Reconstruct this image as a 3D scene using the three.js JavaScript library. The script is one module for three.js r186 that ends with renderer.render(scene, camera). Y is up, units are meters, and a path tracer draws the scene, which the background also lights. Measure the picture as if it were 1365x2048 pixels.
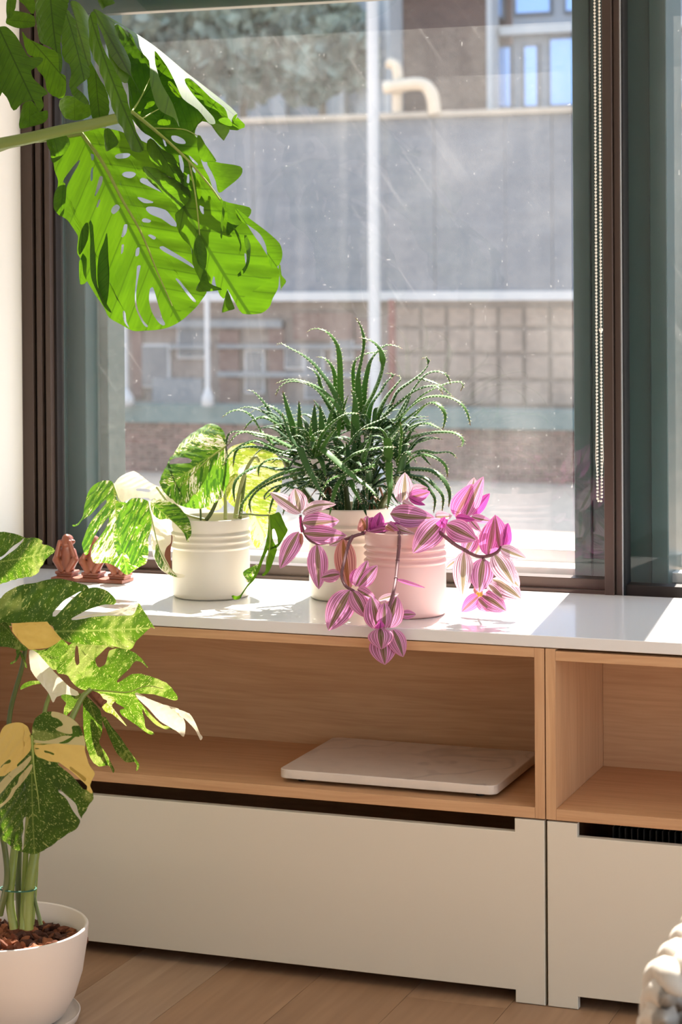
import * as THREE from 'three';
import { RoundedBoxGeometry } from 'three/addons/geometries/RoundedBoxGeometry.js';
import { MarchingCubes } from 'three/addons/objects/MarchingCubes.js';
import { TessellateModifier } from 'three/addons/modifiers/TessellateModifier.js';
import { mergeGeometries, mergeVertices } from 'three/addons/utils/BufferGeometryUtils.js';

// ---------------------------------------------------------------- camera, sky, sun, exposure
const scene = new THREE.Scene();
const camera = new THREE.PerspectiveCamera(26.987, 1365 / 2048, 0.1, 200);
camera.rotation.order = 'YXZ';
camera.position.set(1.0478, 1.3737, 3.8864);
camera.rotation.set(-0.01082, 0.35761, -0.00682);
camera.setViewOffset(1365, 2048, 0, 419.8, 1365, 2048);      // a shift lens keeps the uprights upright
camera.setFocalLength && (camera.filmGauge = 36);
camera.focus = 4.22;
camera.userData.fStop = 6;
camera.updateProjectionMatrix();

const renderer = new THREE.WebGLRenderer({ antialias: true });
renderer.toneMapping = THREE.LinearToneMapping;
renderer.toneMappingExposure = 1.5;
renderer.shadowMap.enabled = true;

function makeSky(strength) {
  const w = 128, h = 64, d = new Float32Array(w * h * 4);
  for (let y = 0; y < h; y++) for (let x = 0; x < w; x++) {
    const el = Math.max(0, ((y + 0.5) / h) * 2 - 1), k = Math.pow(el, 0.5), i = (y * w + x) * 4;
    d[i] = strength * (0.86 - 0.5 * k); d[i + 1] = strength * (0.93 - 0.36 * k); d[i + 2] = strength * (1.02 - 0.14 * k); d[i + 3] = 1;
  }
  const t = new THREE.DataTexture(d, w, h, THREE.RGBAFormat, THREE.FloatType);
  t.mapping = THREE.EquirectangularReflectionMapping; t.magFilter = THREE.LinearFilter; t.needsUpdate = true;
  return t;
}
scene.background = makeSky(1.85);

const sun = new THREE.DirectionalLight(new THREE.Color(1.0, 0.93, 0.84), 13.5);
const ELEV = 0.94, TOSUN = new THREE.Vector3(-0.11 * Math.cos(ELEV), Math.sin(ELEV), -0.994 * Math.cos(ELEV));
sun.position.copy(TOSUN).multiplyScalar(30); sun.target.position.set(0, 0.7, 0);
sun.castShadow = true; sun.shadow.mapSize.set(4096, 4096);
Object.assign(sun.shadow.camera, { left: -8, right: 8, top: 8, bottom: -8, near: 1, far: 80 });
scene.add(sun, sun.target);

// ---------------------------------------------------------------- helpers
let seed = 7;
const rnd = () => { seed = (seed + 0x6d2b79f5) | 0; let t = Math.imul(seed ^ (seed >>> 15), 1 | seed); t = (t + Math.imul(t ^ (t >>> 7), 61 | t)) ^ t; return ((t ^ (t >>> 14)) >>> 0) / 4294967296; };
const rr = (a, b) => a + (b - a) * rnd();
const V = (a) => new THREE.Vector3(a[0], a[1], a[2]);
const clamp = (x, a = 0, b = 1) => Math.min(b, Math.max(a, x));
const mix = (a, b, t) => a + (b - a) * t;
const sstep = (a, b, x) => { const t = clamp((x - a) / (b - a)); return t * t * (3 - 2 * t); };
const hash = (x, y, s) => { let n = Math.imul(x, 374761393) ^ Math.imul(y, 668265263) ^ Math.imul(s, 974634777); n = Math.imul(n ^ (n >>> 13), 1274126177); return ((n ^ (n >>> 16)) >>> 0) / 4294967296; };
function noise(x, y, s = 1) {
  const xi = Math.floor(x), yi = Math.floor(y), fx = x - xi, fy = y - yi, u = fx * fx * (3 - 2 * fx), v = fy * fy * (3 - 2 * fy);
  return mix(mix(hash(xi, yi, s), hash(xi + 1, yi, s), u), mix(hash(xi, yi + 1, s), hash(xi + 1, yi + 1, s), u), v);
}
const fbm = (x, y, s = 1) => (noise(x, y, s) * 4 + noise(x * 2.1, y * 2.1, s + 1) * 2 + noise(x * 4.3, y * 4.3, s + 2)) / 7;

const used = new Map(), origin = new WeakMap();
const numbered = (n) => { const k = used.get(n) ?? 0; used.set(n, k + 1); return k ? n + '_' + String(k).padStart(3, '0') : n; };
function shade(m) { m.castShadow = true; m.receiveShadow = true; return m; }
function thing(name, label, category, at = [0, 0, 0], group) {        // a Group at the thing's base, its parts are children
  const o = new THREE.Group(); o.name = numbered(name); o.position.copy(V(at)); origin.set(o, V(at));
  o.userData = { label, category }; if (group) o.userData.group = group;
  scene.add(o); return o;
}
function struct(name, geo, mat) { const m = shade(new THREE.Mesh(geo, mat)); m.name = name; m.userData.kind = 'structure'; origin.set(m, new THREE.Vector3()); scene.add(m); return m; }
function structGroup(name) { const o = new THREE.Group(); o.name = name; o.userData.kind = 'structure'; origin.set(o, new THREE.Vector3()); scene.add(o); return o; }
function part(name, geo, mat, parent, label) {                          // geometry given in the scene's axes
  const g = origin.get(parent); geo.translate(-g.x, -g.y, -g.z);
  const m = shade(new THREE.Mesh(geo, mat)); m.name = name; origin.set(m, g); if (label) m.userData.label = label;
  parent.add(m); return m;
}
function copyPart(name, geo, mat, parent, at, turn) {                   // shares a geometry, placed in the scene's axes
  const m = shade(new THREE.Mesh(geo, mat)); m.name = name; m.position.copy(V(at)).sub(origin.get(parent)); if (turn) m.rotation.set(...turn); parent.add(m); origin.set(m, origin.get(parent)); return m;
}
const merge = (list) => mergeGeometries(list.map((g) => { const q = g.index ? g.toNonIndexed() : g; for (const k of Object.keys(q.attributes)) if (!['position', 'normal', 'uv', 'color'].includes(k)) q.deleteAttribute(k); return q; }));
function boxUV(g, along = 'x', off = 0) {                               // uv in metres, u along the grain
  const p = g.attributes.position, n = g.attributes.normal, uv = new Float32Array(p.count * 2);
  for (let i = 0; i < p.count; i++) {
    const a = [Math.abs(n.getX(i)), Math.abs(n.getY(i)), Math.abs(n.getZ(i))], c = { x: p.getX(i), y: p.getY(i), z: p.getZ(i) };
    const flat = a[0] > a[1] && a[0] > a[2] ? 'x' : a[1] > a[2] ? 'y' : 'z', left = ['x', 'y', 'z'].filter((k) => k !== flat), u = left.includes(along) ? along : left[0], v = left.find((k) => k !== u);
    uv[i * 2] = c[u] + off; uv[i * 2 + 1] = c[v] + off * 0.37;
  }
  g.setAttribute('uv', new THREE.BufferAttribute(uv, 2)); return g;
}
function box(x0, x1, y0, y1, z0, z1, r = 0.0015, along = 'x', off = 0) {
  const g = r ? new RoundedBoxGeometry(x1 - x0, y1 - y0, z1 - z0, 2, r) : new THREE.BoxGeometry(x1 - x0, y1 - y0, z1 - z0);
  g.translate((x0 + x1) / 2, (y0 + y1) / 2, (z0 + z1) / 2); return boxUV(g, along, off);
}
function tube(pts, r0, r1 = r0, seg = 24, sides = 8) {                  // tapering tube through points
  const c = new THREE.CatmullRomCurve3(pts.map(V), false, 'centripetal'), g = new THREE.TubeGeometry(c, seg, 1, sides, false), p = g.attributes.position;
  for (let i = 0; i <= seg; i++) { const q = c.getPointAt(i / seg), r = mix(r0, r1, i / seg); for (let j = 0; j <= sides; j++) { const k = i * (sides + 1) + j; p.setXYZ(k, q.x + (p.getX(k) - q.x) * r, q.y + (p.getY(k) - q.y) * r, q.z + (p.getZ(k) - q.z) * r); } }
  return g;
}
function lathe(profile, at, seg = 64) { const g = new THREE.LatheGeometry(profile.map((q) => new THREE.Vector2(q[0], q[1])), seg); g.translate(...at); return g; }
function extrude(pts, depth, bevel = 0.0015) {
  const s = new THREE.Shape(pts.map((q) => new THREE.Vector2(q[0], q[1])));
  const g = new THREE.ExtrudeGeometry(s, { depth: depth - 2 * bevel, bevelEnabled: true, bevelSize: bevel, bevelThickness: bevel, bevelSegments: 2, bevelOffset: -bevel }); g.translate(0, 0, bevel); return g;
}
function texture(w, h, f, srgb = true) {                                // f(u, v) gives sRGB 0..255
  const d = new Uint8Array(w * h * 4);
  for (let y = 0; y < h; y++) for (let x = 0; x < w; x++) { const c = f((x + 0.5) / w, (y + 0.5) / h), i = (y * w + x) * 4; d[i] = clamp(c[0], 0, 255); d[i + 1] = clamp(c[1], 0, 255); d[i + 2] = clamp(c[2], 0, 255); d[i + 3] = 255; }
  const t = new THREE.DataTexture(d, w, h); if (srgb) t.colorSpace = THREE.SRGBColorSpace;
  t.wrapS = t.wrapT = THREE.RepeatWrapping; t.magFilter = THREE.LinearFilter; t.minFilter = THREE.LinearMipmapLinearFilter; t.generateMipmaps = true; t.needsUpdate = true; return t;
}
const grey = (w, h, f) => texture(w, h, (u, v) => { const g = f(u, v) * 255; return [g, g, g]; }, false);
const lerp3 = (a, b, t) => [mix(a[0], b[0], t), mix(a[1], b[1], t), mix(a[2], b[2], t)];
const std = (o) => new THREE.MeshStandardMaterial(o), phys = (o) => new THREE.MeshPhysicalMaterial(o);
const rep = (t, x, y) => { const c = t.clone(); c.repeat.set(x, y); c.needsUpdate = true; return c; };

// ---------------------------------------------------------------- materials
const oakTex = texture(1024, 1024, (u, v) => {                          // veneer, grain along u; covers 1 m
  const w = v + 0.006 * Math.sin(u * 6.28 + 3 * noise(u * 4, v * 30, 3)), a = fbm(u * 6, w * 130, 5), b = noise(u * 20, w * 420, 9), c = fbm(u * 2, w * 14, 12);
  return lerp3([224, 182, 138], [190, 142, 101], clamp(0.55 * a + 0.25 * b + 0.35 * c - 0.1));
});
oakTex.wrapS = oakTex.wrapT = THREE.MirroredRepeatWrapping;
const M = {};
M.oak = std({ map: oakTex, roughness: 0.55, bumpMap: grey(512, 512, (u, v) => noise(u * 14, v * 260, 21)), bumpScale: 0.0002 });
M.white = phys({ color: '#eae8e4', roughness: 0.16, clearcoat: 0.3, clearcoatRoughness: 0.08 });
M.front = std({ color: '#e4dcca', roughness: 0.42 });
M.dark = std({ color: '#2b211b', roughness: 0.8 }); M.heater = std({ color: '#5a5550', roughness: 0.5, metalness: 0.3 }); M.subfloor = std({ color: '#8a6f55', roughness: 0.9 });
M.wall = std({ color: '#e6e1d7', roughness: 0.9, bumpMap: grey(256, 256, (u, v) => fbm(u * 60, v * 60, 4)), bumpScale: 0.0004 });
M.ceiling = std({ color: '#f4f1ea', roughness: 0.95 });
M.bronze = std({ color: '#4a3b33', roughness: 0.38, metalness: 0.35 });
M.bronzeDark = std({ color: '#241d1a', roughness: 0.6, metalness: 0.2 });
M.green = std({ color: '#27423f', roughness: 0.4, metalness: 0.15, bumpMap: grey(128, 128, (u, v) => noise(u * 60, v * 2, 8)), bumpScale: 0.0006 });
M.alu = std({ color: '#c9cbcb', roughness: 0.35, metalness: 0.6 });
M.seal = std({ color: '#141414', roughness: 0.7 });
M.pane = phys({ color: '#ffffff', roughness: 0, transmission: 1, thickness: 0, ior: 1.5, side: THREE.DoubleSide });
const dust = grey(1024, 1024, (u, v) => {                               // wiped and rain-streaked dirt: coverage of the outer pane
  const sw = fbm(u * 5 + 2 * fbm(u * 3, v * 3, 31), v * 5, 33), run = noise(u * 70, v * 3, 35), fine = noise(u * 180, v * 180, 37), spot = noise(u * 330, v * 330, 39) > 0.965 ? 0.3 : 0;
  const hair = sstep(0.8, 0.95, noise((u + 0.7 * v) * 150, (v - 0.6 * u) * 7, 40)) * sstep(0.45, 0.65, fbm(u * 4, v * 4, 43));
  return clamp(0.016 + 0.022 * hair + 0.085 * sw * sw * sw + 0.02 * run * run + 0.012 * fine + spot * fine * 0.6);
});
M.dusty = phys({ color: '#f2f0ea', roughness: 1, transmission: 1, thickness: 0, ior: 1.1, alphaMap: rep(dust, 0.55, 0.55), transparent: true, side: THREE.DoubleSide });
M.chain = std({ color: '#e6dfd0', roughness: 0.25, metalness: 0.6 });
M.marble = phys({ color: '#ffffff', roughness: 0.28, map: texture(512, 512, (u, v) => {
  const a = Math.abs(fbm(u * 5 + 2 * fbm(u * 6, v * 6, 44), v * 5 + u * 3, 41) - 0.5), n = fbm(u * 30, v * 30, 46), vein = sstep(0.05, 0.0, a) * fbm(u * 4, v * 4, 48);
  return lerp3([226, 214, 200], [160, 150, 140], clamp(vein * 0.5 + 0.35 * (n - 0.5)));
}) });
M.rubber = std({ color: '#191716', roughness: 0.6 });
M.carved = phys({ roughness: 0.4, clearcoat: 0.35, clearcoatRoughness: 0.35, map: texture(256, 256, (u, v) => lerp3([172, 100, 70], [112, 56, 38], fbm(u * 6, v * 50, 51))) });
M.pot = phys({ color: '#e2dac9', roughness: 0.42, clearcoat: 0.15, clearcoatRoughness: 0.3 });
M.potPink = phys({ color: '#e6bdb6', roughness: 0.42, clearcoat: 0.15, clearcoatRoughness: 0.3 });
M.potMatte = std({ color: '#e6ddd3', roughness: 0.6 });
M.soil = std({ color: '#3a2a20', roughness: 1 });
M.bark = [std({ color: '#6b3a22', roughness: 0.9 }), std({ color: '#4a2717', roughness: 0.9 }), std({ color: '#8a5232', roughness: 0.9 })];
const brickMat = ['#6e4f47', '#5c433c', '#775a50', '#644a42'].map((c) => std({ color: c, roughness: 0.95 }));
M.mortar = std({ color: '#a39a94', roughness: 1 });

// leaves: thin sheets that let light through, with a waxy coat
function leafMat(map, through = 0.5, coat = 0.5, extra = {}) { return phys({ map, roughness: 0.95, transmission: through, thickness: 0, ior: 1.25, clearcoat: coat, clearcoatRoughness: 0.28, side: THREE.DoubleSide, ...extra }); }
const vein = (u, v, gap = 0.115) => { const s = Math.abs(v - 0.5), a = u - s * 0.85 + 0.25 * s * s, t = a / gap - Math.floor(a / gap); return { s, a, d: Math.abs(t - 0.5) * gap }; };
const greenTex = (A, B, R) => texture(512, 512, (u, v) => {
  const q = vein(u, v), n = fbm(u * 7, v * 7, 61), f = noise(q.a * 120, q.s * 20, 63);
  let c = lerp3(A, B, clamp(0.7 * n + 0.3 * f)); c = lerp3(c, R, 0.6 * sstep(0.006, 0.001, q.d)); return lerp3(c, R, 0.9 * sstep(0.011, 0.004, q.s));
});
const T = {};
T.monstera = greenTex([88, 126, 12], [62, 96, 9], [50, 78, 10]);
// green tissue passes most of the light and reflects little, cream tissue reflects more
function tissue(f, coat, green = 0.78, creamy = 0.42, n = 512) {
  return leafMat(texture(n, n, f), 1, coat, { transmissionMap: grey(256, 256, (u, v) => mix(green, creamy, sstep(110, 190, f(u, v)[0]))) });
}
const variegated = (share, s, G1 = [104, 150, 34], G2 = [62, 104, 26], Wt = [246, 240, 214]) => ((u, v) => {
  const q = vein(u, v), al = q.s * 1.2 + u * 0.5, side = v > 0.5 ? s : s + 40;
  const big = fbm(q.a * 4, al * 2.2, side), st = fbm(q.a * 55, al * 11, side + 3), sp = fbm(q.a * 110, al * 40, side + 7), k = 0.42 * big + 0.38 * st + 0.2 * sp;
  const dark = fbm(q.a * 34, al * 7, side + 11); let c = lerp3(G1, G2, sstep(0.4, 0.62, dark)); c = lerp3(c, [176, 190, 74], 0.8 * sstep(share - 0.07, share - 0.02, k)); c = lerp3(c, Wt, sstep(share - 0.01, share + 0.025, k));
  return lerp3(c, [150, 164, 80], 0.6 * sstep(0.012, 0.004, q.s));
});
T.variegated = variegated(0.585, 71); T.variegatedB = variegated(0.575, 83); T.cream = variegated(0.5, 95, [184, 196, 72], [140, 164, 54], [232, 228, 160]);
const speckled = (s, G1, G2, Y) => (u, v) => {
  const q = vein(u, v), al = q.s * 1.2 + u * 0.6, n = fbm(q.a * 130, al * 60, s), m = fbm(q.a * 60, al * 14, s + 5), b = fbm(q.a * 5, al * 3, s + 9);
  let c = lerp3(G1, G2, fbm(u * 9, v * 9, s + 3)); c = lerp3(c, lerp3(c, Y, 0.45), sstep(0.55, 0.7, b)); c = lerp3(c, Y, 0.8 * sstep(0.69, 0.75, n)); c = lerp3(c, Y, 0.85 * sstep(0.74, 0.8, m)); return lerp3(c, [150, 165, 80], 0.7 * sstep(0.01, 0.004, q.s));
};
const THAI = [[84, 118, 20], [62, 92, 14], [226, 222, 140]];
M.leafBig = leafMat(T.monstera, 0.76, 0.15);            // the underside, matt
M.leafTop = leafMat(T.monstera, 0.6, 1, { clearcoatRoughness: 0.36 });   // the waxed upper side
M.leafVar = tissue(T.variegated, 0.3); M.leafVarB = tissue(T.variegatedB, 0.3); M.leafCream = tissue(T.cream, 0.2, 0.55, 0.35);
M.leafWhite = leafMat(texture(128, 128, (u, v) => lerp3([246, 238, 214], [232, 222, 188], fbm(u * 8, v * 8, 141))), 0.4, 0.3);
M.leafThai = tissue(speckled(101, ...THAI), 0.4);
M.leafYellow = leafMat(texture(128, 128, (u, v) => lerp3([238, 206, 112], [226, 190, 96], fbm(u * 6, v * 12, 151))), 0.3, 0.2);
M.dry = std({ color: '#7d4a30', roughness: 0.8, side: THREE.DoubleSide }); M.rib = std({ color: '#8f9c45', roughness: 0.5 });
M.stemGreen = phys({ color: '#76863a', roughness: 0.5, clearcoat: 0.4, clearcoatRoughness: 0.3 });
M.stemDark = phys({ color: '#4b5a26', roughness: 0.5, clearcoat: 0.4, clearcoatRoughness: 0.3 });
M.stemPale = phys({ color: '#a9b06a', roughness: 0.5, clearcoat: 0.3, clearcoatRoughness: 0.3 });
M.aloe = phys({ vertexColors: true, roughness: 0.9, transmission: 0.26, thickness: 0, ior: 1.3, clearcoat: 0.28, clearcoatRoughness: 0.3, side: THREE.DoubleSide });
const stripes = (s, P, O, W2, whiter) => texture(64, 256, (u, v) => {   // lengthwise stripes of pink, olive and cream
  const x = v - 0.5, wob = 0.012 * noise(u * 6, 3, s), y = Math.abs(x + wob), n = noise(u * 3, v * 40, s + 2);
  let c = lerp3(P, W2, clamp(whiter + 0.5 * (n - 0.5))); const band = sstep(0.125, 0.1, y) * (0.55 + 0.75 * n) * (1 - 0.6 * sstep(0.012, 0.006, Math.abs(y - 0.06))); c = lerp3(c, O, clamp(band));
  for (const l of [0.2, 0.29, 0.335, 0.42]) c = lerp3(c, lerp3(O, [150, 50, 110], 0.5), 0.9 * sstep(0.018, 0.009, Math.abs(Math.abs(x) - l + 0.02 * (hash(Math.round(l * 100), s, x > 0 ? 1 : 2) - 0.5))));
  return lerp3(c, [214, 120, 140], 0.6 * sstep(0.44, 0.5, Math.abs(x)));
});
const pink = (i, P, O, W2, k, th = 0.4) => leafMat(stripes(i, P, O, W2, k), th, 0.25);
const pinkMats = [pink(1, [226, 142, 206], [118, 104, 66], [240, 200, 228], 0.3), pink(2, [222, 136, 196], [108, 96, 60], [246, 214, 230], 0.35), pink(3, [226, 120, 200], [138, 96, 82], [240, 184, 222], 0.2), pink(4, [236, 190, 220], [140, 126, 90], [250, 236, 240], 0.5), pink(5, [212, 140, 136], [150, 96, 46], [228, 188, 168], 0.35), pink(6, [214, 92, 186], [130, 54, 104], [226, 124, 204], 0.15)];  // the palest set also puts sunlight into the colour of lit leaves
M.pinkStem = phys({ color: '#6b3f45', roughness: 0.55, clearcoat: 0.2 });
M.pinkStemBright = phys({ color: '#b0246f', roughness: 0.5, clearcoat: 0.2 });

// ---------------------------------------------------------------- room shell
const CT = 0.70, BACK = -0.545, LEFT = -1.41, RIGHT = 3.2, REAR = 6.4, CEIL = 3.75;
const floorTex = ['#000'].map(() => texture(512, 512, (u, v) => {
  const a = fbm(u * 3, v * 40, 161), b = noise(u * 10, v * 150, 163), c = fbm(u * 2, v * 5, 165); return lerp3([192, 164, 136], [154, 126, 102], clamp(0.5 * a + 0.25 * b + 0.4 * c - 0.05));
}))[0];
const plankMat = ['#ffffff', '#e9dccf', '#f6ece2', '#ddd0c4'].map((c) => std({ map: floorTex, color: c, roughness: 0.5, bumpMap: grey(256, 256, (u, v) => noise(u * 8, v * 120, 167)), bumpScale: 0.0002 }));
{
  const fl = struct('floor', box(LEFT - 0.2, RIGHT + 0.2, -0.16, -0.012, BACK - 0.2, REAR + 0.2, 0), M.subfloor);
  const kinds = [0, 1, 2].map((k) => boxUV(new RoundedBoxGeometry(0.1994, 0.014, 1.7994, 1, 0.0008), 'z', k * 0.31));
  let n = 0;
  for (let i = 0; i < 24; i++) { const x = LEFT + 0.042 + 0.2 * i; if (x > RIGHT) break; const st = (i * 0.73) % 1.8; for (let z = BACK - 0.2 + st - 0.9; z < REAR + 0.9; z += 1.8) { if (z + 0.9 < BACK || z - 0.9 > REAR) continue; copyPart('plank', kinds[(i * 7 + n) % 3], plankMat[(i * 5 + n * 3) % 4], fl, [x, -0.007, z]); n++; } }
}
struct('ceiling', box(LEFT - 0.2, RIGHT + 0.2, CEIL, CEIL + 0.15, BACK - 0.3, REAR + 0.2, 0), M.ceiling);
struct('wall_left', box(LEFT - 0.2, LEFT, -0.15, CEIL, BACK - 0.05, REAR + 0.2, 0), M.wall);
struct('wall_right', merge([box(RIGHT, RIGHT + 0.2, -0.15, CEIL, BACK - 0.3, 0.9, 0), box(RIGHT, RIGHT + 0.2, -0.15, CEIL, 5.2, REAR + 0.2, 0), box(RIGHT, RIGHT + 0.2, -0.15, 0.05, 0.9, 5.2, 0), box(RIGHT, RIGHT + 0.2, 2.7, CEIL, 0.9, 5.2, 0)]), M.wall);   // unseen opening, added to light the fronts from the right
struct('wall_rear', box(LEFT, RIGHT, -0.15, CEIL, REAR, REAR + 0.2, 0), M.wall);
struct('wall_back', box(LEFT - 0.2, RIGHT, -1.5, 0.672, BACK - 0.24, BACK + 0.001, 0), M.wall);

// ---------------------------------------------------------------- window
const WTOP = 3.65;
{
  const w1 = structGroup('window_1');
  const fr = (name, list, mat = M.bronze) => part(name, merge(list), mat, w1);
  fr('jamb', [box(LEFT, LEFT + 0.03, CT, WTOP, -0.6, -0.545, 0.002, 'y'), box(LEFT + 0.036, LEFT + 0.05, CT, WTOP, -0.6, -0.55, 0.002, 'y'), box(LEFT + 0.056, LEFT + 0.07, CT, WTOP, -0.606, -0.556, 0.002, 'y')]);
  fr('groove', [box(LEFT, LEFT + 0.076, CT, WTOP, -0.61, -0.575, 0, 'y')], M.bronzeDark);
  fr('bottom_rail', [box(LEFT, -0.012, CT - 0.02, CT + 0.008, -0.61, -0.547, 0.002), box(LEFT + 0.07, -0.012, CT + 0.006, CT + 0.03, -0.606, -0.562, 0.002)]);
  fr('mullion', [box(-0.0135, 0.0075, CT - 0.02, WTOP, -0.61, -0.54, 0.0015, 'y'), box(0.0085, 0.022, CT - 0.02, WTOP, -0.61, -0.55, 0.0015, 'y')]);
  fr('mullion_seal', [box(0.0222, 0.0235, CT - 0.02, WTOP, -0.61, -0.552, 0, 'y')], M.alu); fr('gasket', [box(0.0236, 0.027, CT - 0.02, WTOP, -0.61, -0.56, 0, 'y')], M.seal);
  fr('top_rail', [box(LEFT, RIGHT, WTOP - 0.03, CEIL, -0.61, -0.55, 0.002)]);
  const rt = structGroup('window_2'), fr2 = (name, list, mat = M.bronze) => part(name, merge(list), mat, rt);
  fr2('bottom_rail', [box(0.022, RIGHT, CT - 0.02, CT + 0.02, -0.61, -0.566, 0.002)], M.bronzeDark);
  fr2('jamb', [box(RIGHT - 0.05, RIGHT, CT, WTOP, -0.61, -0.55, 0.002, 'y'), box(1.6, 1.64, CT, WTOP, -0.61, -0.55, 0.002, 'y')]);
  const pn = (name, x0, x1, z, mat, parent) => { const g = new THREE.PlaneGeometry(x1 - x0, WTOP - CT - 0.02, 1, 1); g.translate((x0 + x1) / 2, (WTOP + CT) / 2, z); const p = g.attributes.position, uv = g.attributes.uv; for (let i = 0; i < p.count; i++) uv.setXY(i, p.getX(i), p.getY(i)); return part(name, g, mat, parent); };
  pn('inner_pane', LEFT + 0.07, -0.012, -0.585, M.pane, w1); pn('outer_pane', LEFT + 0.07, -0.012, -0.603, M.dusty, w1).userData.label = 'dusty outer pane';
  pn('inner_pane', 0.024, RIGHT - 0.03, -0.585, M.pane, rt); pn('outer_pane', 0.024, RIGHT - 0.03, -0.603, M.dusty, rt);
  // the painted steel outside the glass, and the sill
  struct('trim_1', merge([box(-1.75, -1.335, 0.3, 3.95, -0.74, -0.615, 0.003, 'y'), box(-1.335, -1.285, 0.3, 3.95, -0.765, -0.628, 0.003, 'y'), box(-1.31, -1.262, 0.3, 3.95, -0.79, -0.70, 0.003, 'y')]), M.green);
  struct('trim_2', merge([box(-0.1, -0.062, 0.3, 3.95, -0.78, -0.625, 0.003, 'y'), box(-0.062, 0.085, 0.3, 3.95, -0.76, -0.632, 0.003, 'y'), box(0.07, 0.108, 0.3, 3.95, -0.78, -0.618, 0.003, 'y')]), M.green);
  struct('trim_3', box(-1.75, 3.4, 2.0, 2.15, -0.66, -0.616, 0.003), M.green);
  struct('trim_4', box(1.5, 1.72, 0.3, 3.95, -0.78, -0.62, 0.003, 'y'), M.green);
  const sl = structGroup('sill');
  part('sill_bar', box(-1.3, 3.3, 0.700, 0.715, -0.66, -0.612, 0.002), M.bronzeDark, sl); part('sill_bar', box(-1.3, 3.3, 0.715, 0.738, -0.70, -0.655, 0.003), M.alu, sl);
  part('sill_bar', box(-1.3, 3.3, 0.69, 0.722, -0.74, -0.702, 0.003), M.bronze, sl); part('sill_bar', box(-1.3, 3.3, 0.735, 0.765, -0.79, -0.75, 0.003), M.alu, sl);
}
{ // bead chain of the roller blind, a loop of two strands
  const c = thing('blind_chain', 'double strand of small metal beads hanging in a loop at the right window mullion', 'blind chain', [-.018,0.899,-.515], undefined);
  const top = 3.64, x = [-.017,1.22,-.515][0], y0 = [-.018,0.901,-.515][1], z = -0.515, list = [], dx = 0.0046;
  const bead = (px, py, r = 0.0028) => { const s = new THREE.SphereGeometry(r, 8, 6); s.translate(px, py, z); list.push(s); };
  for (let y = y0 + 0.006; y < top; y += 0.0071) { bead(x - dx - 0.0006 * (y - y0), y); bead(x + dx + 0.0004 * (y - y0), y + 0.0035); }
  bead(x - 0.0025, y0 + 0.001); bead(x + 0.003, y0 + 0.001);
  const st = part('beads', merge(list), M.chain, c); st.userData.kind = 'stuff';
  part('cord', tube([[x - dx - 0.001, top, z], [x - dx, y0 + 0.3, z], [x - dx, y0 + 0.006, z], [x, y0, z], [x + dx, y0 + 0.006, z], [x + dx, y0 + 0.3, z], [x + dx, top, z]], 0.0007, 0.0007, 60, 5), M.chain, c);
  const k = new THREE.SphereGeometry(0.0045, 12, 8); k.translate(x + dx, [-.011,1.263,-.515][1], z); part('connector', k, std({ color: '#e9e4d6', roughness: 0.4 }), c);
}

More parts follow.
